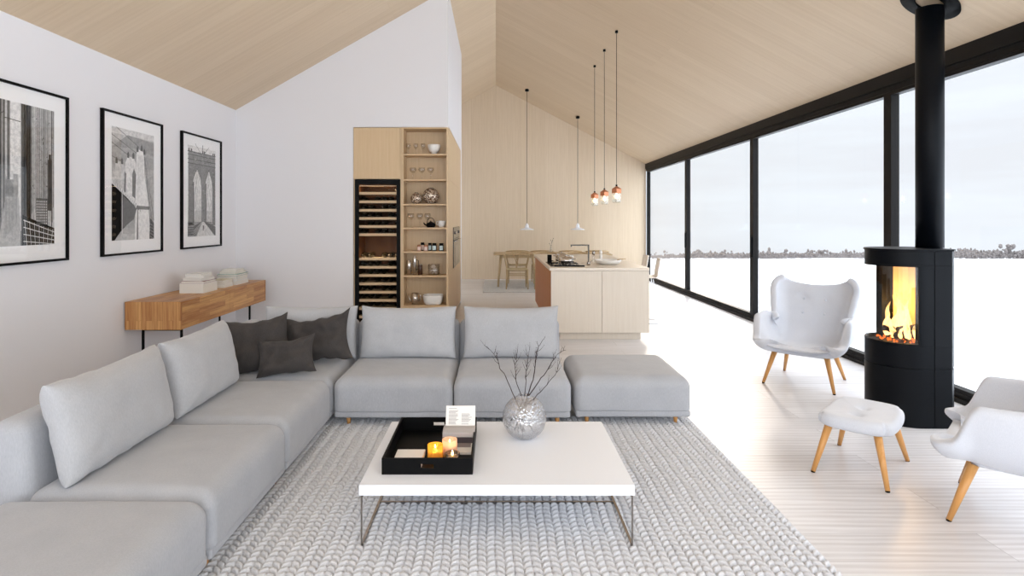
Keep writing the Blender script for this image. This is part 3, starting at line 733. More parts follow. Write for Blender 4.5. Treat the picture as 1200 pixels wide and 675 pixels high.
# ================================================================== STOVE
def stove():
    C0 = (3.090, 4.475); R = .245; F = PI                     # door faces the sofa
    t = thing('wood_stove', 'tall black wood stove with curved glass door and burning fire by the windows', 'stove', (C0[0], C0[1], 0), F)
    ex = .25                                                    # straight part behind the arc
    def plan(r=R, e=ex, a0=-90, a1=90, n=24, ch=.06):
        P = [(r*math.cos(math.radians(a0+(a1-a0)*k/n)), r*math.sin(math.radians(a0+(a1-a0)*k/n))) for k in range(n+1)]
        return P + [(-e+ch, r), (-e, r-ch), (-e, -r+ch), (-e+ch, -r)]
    Z0, Z1, ZT = .583, 1.173, 1.275
    b = BM(); prism(b, plan(), (.0, .424), 'z'); obj('lower_body', b, M_STOVE, t, bev=.003)
    b = BM(); prism(b, plan(R-.004, ex-.004), (.424, .430), 'z'); prism(b, plan(), (.430, Z0), 'z'); obj('middle_body', b, M_STOVE, t, bev=.002)
    b = BM(); prism(b, plan(), (Z1, ZT), 'z'); obj('upper_body', b, M_STOVE, t, bev=.003)
    b = BM(); prism(b, plan(R+.008, ex+.006), (ZT, ZT+.014), 'z'); obj('top_plate', b, M_STOVE, t, bev=.003)
    A = 81
    e0 = R*math.cos(math.radians(A))-.004
    ca = [(R*math.cos(math.radians(a)), R*math.sin(math.radians(a))) for a in (A+.5, 84, 87, 90)]
    for sg in (-1, 1):
        P = ca + [(-ex+.06, R), (-ex, R-.06), (-ex, R-.09), (-ex+.05, R-.03), (e0, R-.03)]
        b = BM(); prism(b, [(x, sg*y) for x, y in P], (Z0, Z1), 'z'); obj('side_panel', b, M_STOVE, t)
    b = BM(); box(b, (-ex, -R+.09, Z0), (-ex+.03, R-.09, Z1)); obj('back_panel', b, M_STOVE, t)
    b = BM(); box(b, (-.068, R+.0005, .02), (-.064, R+.003, ZT-.01)); obj('seam_strip', b, M_BLK, t)
    # firebrick lining
    MV = mat('vermiculite_lining', (232, 206, 150), .9, bump=(30, .1, 'noise'))
    b = BM(); box(b, (-.20, -R+.055, Z0), (-.18, R-.055, Z1)); box(b, (-.18, -R+.035, Z0), (-.055, -R+.055, Z1)); box(b, (-.18, R-.055, Z0), (-.055, R-.035, Z1)); obj('fire_lining', b, MV, t)
    obj('inner_post', box(BM(), (-.055, -R+.032, Z0), (e0, -R+.060, Z1)), M_STOVE, t); obj('inner_post', box(BM(), (-.055, R-.060, Z0), (e0, R-.032, Z1)), M_STOVE, t)
    # curved glass
    b = BM(); n = 26; ri, ro = R-.010, R-.004
    angs = [-A + 2*A*k/n for k in range(n+1)]
    outer = [(ro*math.cos(math.radians(a)), ro*math.sin(math.radians(a))) for a in angs]; inner = [(ri*math.cos(math.radians(a)), ri*math.sin(math.radians(a))) for a in angs]
    prism(b, outer + inner[::-1], (Z0+.02, Z1-.012), 'z'); obj('door_glass', b, M_STGLASS, t)
    # door frame strips
    b = BM()
    def arcstrip(r0, r1, a0, a1, z0, z1, n=20):
        aa = [math.radians(a0+(a1-a0)*k/n) for k in range(n+1)]
        prism(b, [(r1*math.cos(a), r1*math.sin(a)) for a in aa] + [(r0*math.cos(a), r0*math.sin(a)) for a in aa[::-1]], (z0, z1), 'z')
    arcstrip(R-.018, R+.001, -A, A, Z0, Z0+.020); arcstrip(R-.018, R+.001, -A, A, Z1-.012, Z1); arcstrip(R-.014, R+.001, A-2.5, A, Z0+.020, Z1-.012, 3); arcstrip(R-.006, R+.001, -A, -A+1, Z0+.020, Z1-.012, 3)
    obj('door_frame', b, M_STOVE, t)
    # logs, embers and flames
    b = BM()
    for (p, q, r) in (((-.12, -.14, Z0+.045), (.08, .06, Z0+.050), .030), ((-.10, .06, Z0+.04), (.09, -.09, Z0+.085), .026), ((-.14, -.02, Z0+.10), (.05, .02, Z0+.09), .022)):
        tube(b, [p, tuple((a+c)/2+.006 for a, c in zip(p, q)), q], [r, r*1.05, r*.9], 9)
    obj('logs', b, mat('charred_wood', (46, 28, 20), .9, bump=(60, .8, 'noise')), t)
    b = BM(); rr = random.Random(4)
    for k in range(70):
        x, y = rr.uniform(-.14, .15), rr.uniform(-.14, .14)
        if x*x+y*y > .17**2: continue
        bmesh.ops.create_icosphere(b, subdivisions=1, radius=rr.uniform(.005, .010), matrix=Matrix.Translation((x, y, Z0+.012+rr.random()*.012)))
    obj('embers', b, emis('glowing_embers', (255, 120, 50), 1.6), t, kind='stuff')
    m = bpy.data.materials.new('flame'); m.use_nodes = True; tt = m.node_tree; tt.nodes.clear()
    co = N(tt, 'ShaderNodeTexCoord'); sp = N(tt, 'ShaderNodeSeparateXYZ'); lk(tt, co.outputs['Object'], sp.inputs[0])
    hN = maprange(tt, sp.outputs[2], Z0+.02, Z0+.42, 0, 1, False)
    rp = N(tt, 'ShaderNodeValToRGB'); lk(tt, hN, rp.inputs[0])
    e = rp.color_ramp.elements; e[0].position = 0; e[0].color = (1, .62, .22, 1); e[1].position = 1; e[1].color = (1, .36, .07, 1)
    e2 = rp.color_ramp.elements.new(.45); e2.color = (1, .60, .20, 1)
    em = N(tt, 'ShaderNodeEmission'); lk(tt, rp.outputs[0], em.inputs[0]); em.inputs[1].default_value = 3.4
    nz = N(tt, 'ShaderNodeTexNoise'); mpp = N(tt, 'ShaderNodeMapping'); mpp.inputs['Scale'].default_value = (26, 26, 7); lk(tt, co.outputs['Object'], mpp.inputs[0]); lk(tt, mpp.outputs[0], nz.inputs['Vector']); nz.inputs['Scale'].default_value = 1
    tp = N(tt, 'ShaderNodeBsdfTransparent'); mx = N(tt, 'ShaderNodeMixShader')
    fac = mth(tt, 'SUBTRACT', maprange(tt, nz.outputs[0], .35, .6, .0, 1.0), mth(tt, 'MULTIPLY', hN, .45), clamp=True)
    lk(tt, fac, mx.inputs[0]); lk(tt, tp.outputs[0], mx.inputs[1]); lk(tt, em.outputs[0], mx.inputs[2])
    oo = N(tt, 'ShaderNodeOutputMaterial'); lk(tt, mx.outputs[0], oo.inputs[0])
    b = BM(); rr = random.Random(12)
    specs = [(-.02, -.06, .36, .034), (.03, -.10, .26, .032), (-.06, -.02, .31, .03), (.05, -.02, .20, .034), (.0, .05, .22, .03), (-.09, -.10, .25, .03), (.07, -.07, .15, .03), (-.04, .09, .16, .024),
             (.02, .10, .12, .02), (.09, .02, .13, .024), (-.10, .03, .20, .026), (.0, -.02, .28, .026), (.03, -.14, .17, .026), (-.05, -.13, .30, .024), (.06, .07, .10, .02)]
    for (x, y, h, r) in specs:
        n = 12; ph = rr.uniform(0, 6); pts = []; rs = []
        for k in range(n+1):
            f = k/n; pts.append((x+.020*math.sin(ph+f*5)*f, y+.026*math.sin(ph*2+f*6)*f, Z0+.03+h*f)); rs.append(max(.0008, r*(math.sin(min(1, f*1.9+.25)*PI/2))*(1-f)**.8))
        tube(b, pts, rs, 10)
    obj('flames', b, m, t, kind='stuff')
    ld = bpy.data.lights.new('fire_light', 'POINT'); ld.energy = 9; ld.color = (1, .60, .24); ld.shadow_soft_size = .06
    lo = bpy.data.objects.new('fire_light', ld); COL.objects.link(lo); lo.parent = t; lo.location = (-.02, -.02, Z0+.26)
    # vertical seam between door part and side, lower door
    # flue pipe standing on the top plate and ceiling rosette
    px_ = Vector((3.345, 4.545)); loc = Matrix.Rotation(-F, 2) @ (px_-Vector(C0))
    loc = (Matrix.Rotation(F, 3, 'Z').inverted() @ Vector((px_.x-C0[0], px_.y-C0[1], 0)))
    return t
stove()
FP = (X(1089.5, 4.52), 4.52)
# flue pipe
fl = thing('flue_pipe', 'thick black flue pipe rising from the wood stove to the sloping ceiling', 'flue pipe', (FP[0], FP[1], 1.289))
b = BM(); lathe(b, [(0, 0), (.092, 0), (.092, ceil_z(FP[0]+.092)-1.289-.002), (0, ceil_z(FP[0]+.092)-1.289-.002)], 40); obj('pipe', b, M_STOVE, fl)
b = BM(); zc_ = ceil_z(FP[0])-1.289
lathe(b, [(.092, -.02), (.19, -.02), (.19, 0), (.092, 0)], 40)
for v in b.verts: v.co.z += zc_ - (RZ-ER)/XR*v.co.x - .002
obj('ceiling_collar', b, M_BLK, fl)

# ================================================================== CONSOLE
cn = thing('console_cabinet', 'long oiled oak console with black metal legs against the left wall', 'console', (XL+.01, 5.46, 0))
cw, cl, cz0, cz1 = .52, 2.01, .482, .742
th = .022
b = BM(); box(b, (0, th, cz1-th), (cw, cl-th, cz1)); box(b, (0, th, cz0), (cw-.022, cl-th, cz0+th)); box(b, (0, th, cz0+th), (.01, cl-th, cz1-th)); obj('carcass', b, M_OAK, cn)
for (a0, a1) in ((0, th), (cl-th, cl)):
    obj('side_panel', box(BM(), (0, a0, cz0), (cw, a1, cz1)), M_OAKV, cn)
for (a0, a1) in ((th+.002, cl/2-.001), (cl/2+.001, cl-th-.002)):
    obj('drawer_front', box(BM(), (cw-.020, a0, cz0+.001), (cw-.001, a1, cz1-th-.003)), M_OAK, cn)
for yy in (.06, cl-.42):
    b = BM()
    for (x0, z0, x1, z1) in ((.12, 0, .138, cz0-.018), (.48, 0, .498, cz0-.018)):
        box(b, (x0, yy, z0), (x1, yy+.018, z1))
    box(b, (.12, yy, cz0-.018), (.498, yy+.018, cz0)); obj('leg_frame', b, M_BLK, cn)
def book(label, x0, y0, z0, wx, wy, h, col, rz=0, spine=None, group=None):
    t = thing('book', label, 'book', (x0+wx/2, y0+wy/2, z0), rz, group)
    c = .002
    b = BM(); box(b, (-wx/2, -wy/2, 0), (wx/2, wy/2, c)); box(b, (-wx/2, -wy/2, h-c), (wx/2, wy/2, h)); box(b, (-wx/2, -wy/2, c), (-wx/2+c, wy/2, h-c))
    obj('cover', b, mat('book_cover_%d_%d_%d' % col, col, .6), t)
    obj('pages', box(BM(), (-wx/2+c, -wy/2+.003, c), (wx/2-.003, wy/2-.003, h-c)), mat('book_pages', (226, 222, 214), .9), t)
def stack(cx, cy, items, where, group):
    z = cz1; n = len(items)
    for k, (wx, wy, h, col, rz, nm) in enumerate(items):
        pos = 'bottom' if k == 0 else 'top' if k == n-1 else ('second', 'third', 'fourth', 'fifth')[k-1] + ' from the bottom'
        book('%s book, %s of the %s stack on the console' % (nm, pos, where), cx-wx/2, cy-wy/2, z, wx, wy, h, col, rz, None, group); z += h
stack(-3.155, 6.26, [(.25, .31, .100, (232, 230, 228), 0, 'thick white'), (.24, .29, .022, (120, 40, 40), .05, 'dark red edged'), (.20, .25, .030, (222, 218, 214), -.1, 'grey white'), (.19, .24, .022, (206, 202, 200), .12, 'light grey'), (.17, .22, .024, (232, 230, 226), -.05, 'small white')], 'nearest', 'books in the nearest stack on the console')
stack(-3.13, 6.70, [(.18, .24, .030, (236, 234, 230), 0, 'white'), (.18, .23, .028, (228, 226, 222), .05, 'off-white'), (.17, .22, .026, (214, 206, 180), -.04, 'beige')], 'middle', 'books in the middle stack on the console')
stack(-3.145, 7.05, [(.23, .34, .050, (232, 232, 234), 0, 'thick white'), (.22, .32, .026, (198, 208, 214), .03, 'pale blue'), (.22, .31, .028, (232, 228, 220), -.03, 'cream'), (.24, .32, .020, (92, 148, 142), .04, 'teal'), (.19, .26, .030, (222, 218, 200), -.06, 'pale yellow'), (.17, .24, .024, (236, 234, 230), .05, 'white')], 'furthest', 'books in the furthest stack on the console')

# ================================================================== PICTURES
def grey(g):
    nm = 'print_grey_%d' % g
    if nm in MATS: return MATS[nm]
    g = min(250, g*1.06)
    m = mat(nm, (g, g, g), .9, spec=.1); t = m.node_tree; b = t.nodes['Principled BSDF']
    co = N(t, 'ShaderNodeTexCoord'); n = N(t, 'ShaderNodeTexNoise'); n.inputs['Scale'].default_value = 38; n.inputs['Detail'].default_value = 6; n.inputs['Roughness'].default_value = .7
    lk(t, co.outputs['Object'], n.inputs['Vector']); mx = N(t, 'ShaderNodeMix'); mx.data_type = 'RGBA'
    mx.inputs[6].default_value = s2l((g*.92, g*.915, g*.91)); mx.inputs[7].default_value = s2l((min(250, g*1.08), min(248, g*1.07), min(246, g*1.06)))
    lk(t, maprange(t, n.outputs[0], .35, .65, 0, 1), mx.inputs[0]); lk(t, mx.outputs[2], b.inputs['Base Color']); return m
def picture(label, y0, draw, z0=1.18):
    Wp, Hp = .925, 1.30
    t = thing('framed_picture', label, 'picture', (XL+.001, y0, z0))
    b = BM(); f = .018; d = .03
    box(b, (0, 0, 0), (d, Wp, f)); box(b, (0, 0, Hp-f), (d, Wp, Hp)); box(b, (0, 0, f), (d, f, Hp-f)); box(b, (0, Wp-f, f), (d, Wp, Hp-f))
    obj('frame', b, M_BLK, t)
    obj('mat_board', box(BM(), (.004, f, f), (.012, Wp-f, Hp-f)), mat('mat_board', (252, 251, 251), .9, spec=.1), t)
    b = BM(); mats = []
    def poly(pts, g, lift):
        mm = grey(g)
        if mm not in mats: mats.append(mm)
        x = .0125+lift*.00015
        vs = [b.verts.new((x, .137+p[0]*.65, .135+p[1]*1.03)) for p in pts]
        try: b.faces.new(vs).material_index = mats.index(mm)
        except ValueError: pass
    draw(poly)
    me = bpy.data.meshes.new('print'); b.to_mesh(me); b.free(); o = bpy.data.objects.new('print', me); COL.objects.link(o); o.parent = t
    for mm in mats: me.materials.append(mm)
    obj('pane', box(BM(), (.018, f, f), (.020, Wp-f, Hp-f)), M_PICGLASS, t)
def rect(x0, y0, x1, y1): return [(x0, y0), (x1, y0), (x1, y1), (x0, y1)]
def line(p, q, w_, w2=None):
    w2 = w_ if w2 is None else w2; dx, dy = q[0]-p[0], (q[1]-p[1])*1.58; l = math.hypot(dx, dy); nx_, ny_ = -dy/l, dx/l/1.58
    return [(p[0]-nx_*w_, p[1]-ny_*w_), (q[0]-nx_*w2, q[1]-ny_*w2), (q[0]+nx_*w2, q[1]+ny_*w2), (p[0]+nx_*w_, p[1]+ny_*w_)]
def clip(P):
    out = [(min(1, max(0, x)), min(1, max(0, y))) for x, y in P]; return out
def draw_tower(poly):
    n = 14
    for k in range(n): poly(rect(0, k/n, 1, (k+1)/n), 222 if k > 3 else 190+4*k, 0)
    poly([(0, 0), (1, 0), (1, .10), (.8, .16), (0, .16)], 150, 1)
    # body of the tower with two pointed openings
    g = 128
    poly([(.02, .12), (.17, .12), (.17, .93), (.02, .95)], g, 1); poly([(.47, .12), (.61, .12), (.61, .93), (.47, .93)], g+6, 1); poly([(.88, .12), (.99, .12), (.99, .93), (.88, .93)], g-10, 1)
    poly([(.02, .80), (.99, .80), (.99, .93), (.02, .93)], g+8, 2)
    for (a, c) in ((.17, .47), (.61, .88)):
        m_ = (a+c)/2
        poly([(a, .80), (a, .52), (a+.02, .62), (a+.07, .69), (m_, .755), (m_, .80)], g, 2); poly([(c, .80), (c, .52), (c-.02, .62), (c-.07, .69), (m_, .755), (m_, .80)], g, 2)
        poly(rect(a, .12, a+.04, .60), 96, 3); poly(line((m_, .755), (a+.05, .67), .006), 70, 4); poly(line((m_, .755), (c-.05, .67), .006), 70, 4)
        poly(line((a+.04, .3), (m_, .72), .004), 150, 3)
    for yy in (.93, .895, .845, .80): poly(rect(.0, yy, 1.0, yy+.008), 84, 4)
    for x in (.02, .10, .88, .94, .5, .56): poly(rect(x, .93, x+.045, .965), 100, 3)
    rr = random.Random(2)
    for k in range(90):
        x, y = rr.random(), .14+.78*rr.random()
        if .2 < x < .44 and y < .72 or .64 < x < .85 and y < .72: continue
        poly(rect(x*.93+.03, y, x*.93+.03+rr.uniform(.02, .06), y+rr.uniform(.004, .012)), rr.choice((92, 108, 150, 164)), 5)
    # suspension cables and hangers
    for x in (.0, .12, .24, .76, .88, 1): poly(clip(line((.52, .97), (x, .30), .003)), 110, 6)
    for k in range(9): poly(rect(.18+.033*k, .15, .184+.033*k, .30+.04*abs(k-4)), 120, 6); poly(rect(.62+.03*k, .15, .623+.03*k, .30+.03*abs(k-4)), 120, 6)
    poly(line((.25, 1.03), (.45, .93), .004), 90, 6); poly(line((.75, 1.02), (.55, .93), .004), 90, 6); poly(rect(.51, .93, .525, 1.03), 60, 6)
    # deck running to the viewer
    poly([(.30, 0), (.95, 0), (.56, .16), (.50, .16)], 205, 6); poly([(0, 0), (.28, 0), (.50, .17), (0, .07)], 92, 6); poly([(1, 0), (.97, 0), (.57, .17), (1, .10)], 104, 6)
    for k in range(6): poly(line((.02+.05*k, 0), (.49, .165), .004, .001), 190, 7); poly(line((1-.02*k, .03*k), (.57, .165), .004, .001), 60, 7)
    poly(rect(.52, .06, .545, .12), 50, 8); poly(rect(.55, .08, .565, .115), 70, 8); poly(rect(0, 0, .2, .11), 120, 7)
    for k in range(4): poly(rect(.0, .02+.025*k, .2, .028+.025*k), 60, 8)
def draw_side(poly):
    n = 18
    for k in range(n): poly(rect(0, k/n, 1, (k+1)/n), int(222 - 62*abs(math.sin(k*.32+.6))), 0)
    # cloud patches
    poly([(0, .82), (.35, .95), (1, .93), (1, .80), (.5, .84)], 150, 1); poly([(.55, .5), (1, .62), (1, .3), (.8, .2)], 168, 1)
    # pale stone tower in three stepped shafts
    poly([(.52, .0), (.90, .0), (.87, .33), (.76, .60), (.74, .82), (.62, .84), (.56, .80), (.54, .45)], 232, 2)
    poly([(.30, .30), (.52, .36), (.55, .70), (.50, .75), (.36, .76), (.30, .70)], 214, 2)
    poly([(.04, .45), (.26, .40), (.30, .66), (.22, .70), (.08, .70)], 196, 2)
    poly([(.46, .40), (.53, .38), (.55, .60), (.50, .66), (.46, .60)], 110, 3); poly([(.26, .42), (.31, .40), (.32, .60), (.28, .62)], 120, 3)
    for (x, y) in ((.56, .845), (.66, .86), (.73, .83), (.34, .775), (.46, .775), (.08, .71), (.20, .71)): poly([(x, y-.03), (x+.05, y-.03), (x+.05, y+.008), (x+.025, y+.03), (x, y+.008)], 88, 4)
    for k in range(9): poly(line((.57+.02*k, .40+.02*k), (.60+.014*k, .79), .0025), 190, 4)
    # dark deck rising out of the lower left
    poly([(0, .0), (0, .50), (.30, .40), (.56, .285), (.48, .20), (.20, .08), (.06, .0)], 24, 5); poly([(.22, .10), (.25, .40), (.56, .285), (.50, .19)], 96, 6)
    poly([(0, .50), (0, .535), (.66, .30), (.66, .27)], 232, 7)
    for k in range(16): poly(line((.03+.04*k, .525-.0145*k), (.05+.04*k, .475-.0145*k), .004), 60, 8)
    poly([(.54, .28), (.88, .28), (.90, .31), (.56, .315)], 120, 8); poly([(.56, 0), (.60, 0), (.60, .28), (.58, .28)], 120, 8); poly(rect(.22, .06, .232, .46), 220, 8)
    poly([(.88, 0), (1, 0), (1, .15), (.90, .20)], 60, 8)
    for k in range(5): poly(line((.88, .03+.03*k), (1, .0+.03*k), .004), 150, 9)
    # cables
    for (p, q) in (((0, .93), (.56, .80)), ((0, .86), (.36, .77)), ((.10, 1), (.62, .86)), ((0, .74), (.2, .71)), ((.76, .78), (1, .18)), ((.74, .80), (.97, .10)), ((.80, .60), (.92, .05))): poly(line(p, q, .004), 92, 9)
def draw_cables(poly):
    n = 10
    for k in range(n): poly(rect(0, k/n, 1, (k+1)/n), 206+2*k, 0)
    rr = random.Random(8)
    poly(rect(.50, .0, .62, 1), 104, 1); poly(rect(.0, .02, .36, 1), 128, 1)
    for k in range(60):
        x = rr.choice((rr.uniform(0, .35), rr.uniform(.50, .64))); poly(rect(x, rr.uniform(0, .2), x+rr.uniform(.004, .016), 1), rr.choice((40, 60, 84, 190)), 2)
    for k in range(40):
        x = .62+.38*k/40+rr.uniform(-.003, .003); g = rr.choice((36, 52, 70, 90))
        poly(rect(x, rr.uniform(.10, .28), x+rr.uniform(.002, .007), 1-.0*k), g, 3)
    for k in range(24):
        x = .62+.37*rr.random(); y = rr.uniform(.3, .97); poly(rect(x, y, x+.012, y+.006), 40, 4)
    poly(rect(.90, .25, .965, .63), 66, 4); poly(rect(.915, .60, .95, .67), 66, 4)
    poly(rect(.72, .14, .90, .34), 100, 4)
    for i in range(6):
        for j in range(9): poly(rect(.73+.028*i, .15+.02*j, .745+.028*i, .162+.02*j), 196, 5)
    poly([(.52, .0), (1, .0), (1, .12), (.60, .20), (.52, .22)], 34, 5)
    for k in range(14): poly(line((.56+.03*k, .0), (.52+.035*k, .19-.006*k), .006), 168 if k % 2 else 90, 6)
    for k in range(4): poly(line((.54, .03+.05*k), (1, .0+.03*k), .005), 210, 7)
    poly([(.20, 0), (.50, 0), (.48, .34), (.30, .34)], 176, 3)
    for k in range(12): poly(rect(.28+.015*k, .05+.01*k, .285+.015*k, .5-.01*k), 120, 4)
    poly(rect(.30, .34, .40, .46), 150, 4); poly(rect(.40, .34, .47, .50), 168, 4); poly(line((.28, .88), (.5, .87), .004), 60, 4); poly(line((0, .8), (.28, .92), .004), 60, 5)
picture('framed black and white print of tall bridge cables, cut by the left picture edge', 3.795, draw_cables)
picture('framed black and white print of a pale tower, middle of the three', 5.13, draw_side)
picture('framed grey print of a bridge tower with two pointed arches, nearest the room corner', 6.43, draw_tower)

# ================================================================== KITCHEN TOWER
XA, XB_, XC = -1.89, -1.245, PX        # tall unit, shelving unit
Y0 = PY+.004
tu = thing('tall_cabinet', 'tall oak veneer cabinet built into the white wall around the wine cooler', 'cabinet', (XA, Y0, 0))
b = BM(); box(b, (0, .02, 0), (.018, .60, TH-.004)); box(b, (.625, .0, 0), (.642, .60, TH-.004)); box(b, (.018, .02, TH-.022), (.625, .60, TH-.004)); box(b, (.018, .022, 2.045), (.625, .60, 2.058)); box(b, (.018, .58, .0), (.625, .60, TH-.022)); obj('carcass', b, M_VEN, tu)
obj('door', box(BM(), (.001, 0, 2.050), (.640-.018, .02, TH-.006)), M_VEN, tu, bev=.001)
# wine cooler
WX0, WX1, WZ1 = XA+.019, XA+.624, 2.040
wc = thing('wine_cooler', 'tall black framed wine cooler with wooden shelf fronts built into the oak cabinet', 'wine cooler', (WX0, Y0, 0))
ww = WX1-WX0; MB_ = mat('dark_brown_interior', (96, 64, 40), .6)
b = BM(); box(b, (0, .03, 0), (.02, .56, WZ1)); box(b, (ww-.02, .03, 0), (ww, .56, WZ1)); box(b, (.02, .54, 0), (ww-.02, .56, WZ1)); box(b, (.02, .03, WZ1-.02), (ww-.02, .54, WZ1)); box(b, (.02, .03, 0), (ww-.02, .54, .1)); obj('housing', b, MB_, wc)
b = BM(); fw = .052; box(b, (0, 0, .08), (fw, .028, WZ1)); box(b, (ww-fw, 0, .08), (ww, .028, WZ1)); box(b, (fw, 0, WZ1-.065), (ww-fw, .028, WZ1)); box(b, (fw, 0, .08), (ww-fw, .028, .14)); obj('door_frame', b, M_BLK, wc)
obj('door_glass', box(BM(), (fw, .012, .14), (ww-fw, .016, WZ1-.065)), thin_glass('tinted_cooler_glass', (.90, .86, .82, 1), .15, 0, -.004), wc)
MSF = mat('beech_shelf_front', (250, 236, 208), .5)
ysh = [217.2, 225, 235, 245, 254.5, 264, 273.5, 302, 311.8, 321.4, 331.2, 341, 350.6, 360.2, 370, 380]
rails = []
for k, py in enumerate(ysh):
    z = Z(py, PY+.04)
    b = BM(); h = .012 if k == 0 else .034
    box(b, (.022 if k else .035, .035, z-h), (ww-.022, .05, z)); 
    if k: box(b, (.022, .05, z-.022), (ww-.022, .40, z-.012))
    obj('shelf', b, MSF if True else MB_, wc); rails.append(z)
for zl in (1.95, 1.15):
    ld = bpy.data.lights.new('cooler_light', 'AREA'); ld.shape = 'RECTANGLE'; ld.size = .44; ld.size_y = .03; ld.energy = 3; ld.color = (1, .76, .50)
    lo = bpy.data.objects.new('cooler_light', ld); COL.objects.link(lo); lo.parent = wc; lo.location = (ww/2, .10, zl)
# wine bottles lying with their necks towards the door
b = BM(); lathe(b, [(0, 0), (.014, 0), (.0145, .025), (.0135, .028), (.0135, .085), (.037, .12), (.0375, .29), (.034, .30), (0, .295)], 14)
me_ = bpy.data.meshes.new('wine_bottle'); bmesh.ops.rotate(b, verts=b.verts, cent=(0, 0, 0), matrix=Matrix.Rotation(-PI/2, 3, 'X')); b.to_mesh(me_); b.free()
MBOT = mat('dark_bottle_glass', (30, 26, 18), .12, spec=.8)
me_.materials.append(MBOT)
bottle0 = None
ORD = ['', 'first', 'second', 'third', 'fourth', 'fifth', 'sixth', 'seventh', 'eighth', 'ninth', 'tenth', 'eleventh', 'twelfth', 'thirteenth', 'fourteenth', 'fifteenth']
for k, z in enumerate(rails):
    if k in (0,) or (k+1 < len(rails) and rails[k-1]-z < .0): continue
    for q in range(6):
        if (k, q) in ((1, 0), (1, 1), (1, 2), (1, 3)) or (q*5+k*3) % 4 == 3: continue
        if rails[k-1]-z < .085: continue
        o = bpy.data.objects.new('wine_bottle', me_) if bottle0 is None else bottle0.copy()
        if bottle0 is None: bottle0 = o
        COL.objects.link(o); o.location = (WX0+.075+q*.091, Y0+.085+(.015 if (q*7+k*3) % 3 else 0), z-.012+.0385)
        tag(o, 'dark wine bottle, %s on the %s shelf down in the wine cooler' % (['leftmost place', 'second place from left', 'third place from left', 'third place from right', 'second place from right', 'rightmost place'][q], ORD[k]), 'wine bottle', 'wine bottles on the %s cooler shelf' % ORD[k])
# shelving unit
su = thing('shelving_unit', 'open oak shelving unit with seven compartments of glasses, jars and bowls', 'shelves', (XB_, Y0, 0))
sw = XC-XB_; dpt = .30
MSH = M_SHELF
b = BM(); box(b, (0, 0, 0), (.018, dpt, TH-.004)); obj('side_panel', b, M_VEN, su)
b = BM(); box(b, (sw-.022, 0, 0), (sw-.002, dpt, TH-.004)); obj('side_panel', b, M_VEN, su)
obj('back_panel', box(BM(), (.018, dpt-.008, 0), (sw-.022, dpt, TH-.004)), M_VEN, su)
obj('top_panel', box(BM(), (.018, 0, TH-.022), (sw-.022, dpt-.008, TH-.004)), MSH, su)
SHZ = [Z(p, PY) for p in (180.2, 209.9, 238.8, 266.7, 294.7, 323.0, 358.0)]
for z in SHZ: obj('shelf', box(BM(), (.018, 0.002, z-.020), (sw-.022, dpt-.008, z)), MSH, su)
obj('lower_door', box(BM(), (.018, 0, .06), (sw-.022, .018, SHZ[-1]-.022)), M_VEN, su)
# side run with the oven
sr = thing('tall_cabinet', 'run of tall oak cabinets along the partition side, holding the built-in oven', 'cabinet', (PX, 8.12, 0))
def sp_(y0, y1, z0, z1): return box(BM(), (-.02, y0-8.12, z0), (0, y1-8.12, z1))
for (y0, y1, z0, z1) in ((8.12, 10.615, 2.053, TH+.02), (8.12, 10.615, .05, .778)):
    ym = (y0+y1)/2
    obj('door', sp_(y0, ym-.0015, z0, z1), M_VEN, sr, bev=.001); obj('door', sp_(ym+.0015, y1, z0, z1), M_VEN, sr, bev=.001)
OY0, OY1 = 8.72, 10.17
obj('side_panel', sp_(8.12, OY0-.002, .782, 2.049), M_VEN, sr); obj('side_panel', sp_(OY1+.002, 10.615, .782, 2.049), M_VEN, sr); obj('panel_over_oven', sp_(OY0, OY1, 1.395, 2.049), M_VEN, sr)
obj('carcass', box(BM(), (-.58, .0, 0), (-.021, 2.49, TH+.02)), M_VEN, sr)
b = BM(); box(b, (PX-.02, PY+.125, 0), (PX, 8.118, TH+.02))
fp = obj('end_panel', b, M_VEN); fp.parent = su; fp.location = (-XB_, -Y0, 0)
ov = thing('built_in_oven', 'black built-in oven with steel handle in the oak cabinet side', 'oven', (PX, OY0, .785))
ol = OY1-OY0
obj('door', box(BM(), (-.02, .004, 0), (.012, ol-.004, .43)), mat('black_glass', (14, 14, 16), .12), ov, bev=.003)
obj('control_panel', box(BM(), (-.02, .004, .436), (.010, ol-.004, .605)), mat('black_glass', (14, 14, 16), .12), ov, bev=.003)
b = BM(); tube(b, [(.030, .10, .40), (.030, ol-.10, .40)], .009, 10)
for yy in (.16, ol-.16): tube(b, [(.010, yy, .40), (.030, yy, .40)], .006, 8)
obj('handle', b, M_CHROME, ov)
b = BM(); box(b, (.012, .25, .06), (.0135, ol-.25, .33)); obj('door_window', b, mat('oven_window', (40, 38, 36), .08), ov)
for yy in (.3, 1.15): obj('knob', tube(BM(), [(.010, yy, .52), (.030, yy, .52)], .022, 14), M_CHROME, ov)

# ---- shelf contents
def sx(px, d=.12): return X(px, PY+d)
def put(name, bm, m, label, cat, loc, group=None, smooth=False, rz=0):
    o = obj(name, bm, m, smooth=smooth); o.location = loc; o.rotation_euler.z = rz; return tag(o, label, cat, group)
def bowl_bm(R, h, foot, t_=.004, sq=None, fh=0):
    b = BM(); pr = [(0, 0), (foot, 0)]
    if fh: pr += [(foot*.95, fh)]
    n = 10
    for k in range(1 if not fh else 0, n+1):
        a = k/n; pr.append((foot+(R-foot)*math.sin(a*PI/2)**.85, fh+(h-fh)*(1-math.cos(a*PI/2))**.9 if a else fh+.001))
    for k in range(n, -1, -1):
        a = k/n; pr.append((max(.002, foot+(R-foot)*math.sin(a*PI/2)**.85-t_), fh+(h-fh)*(1-math.cos(a*PI/2))**.9+(t_ if k < n else 0)))
    pr.append((0, pr[-1][1])); return lathe(b, pr, 36, sq=sq)
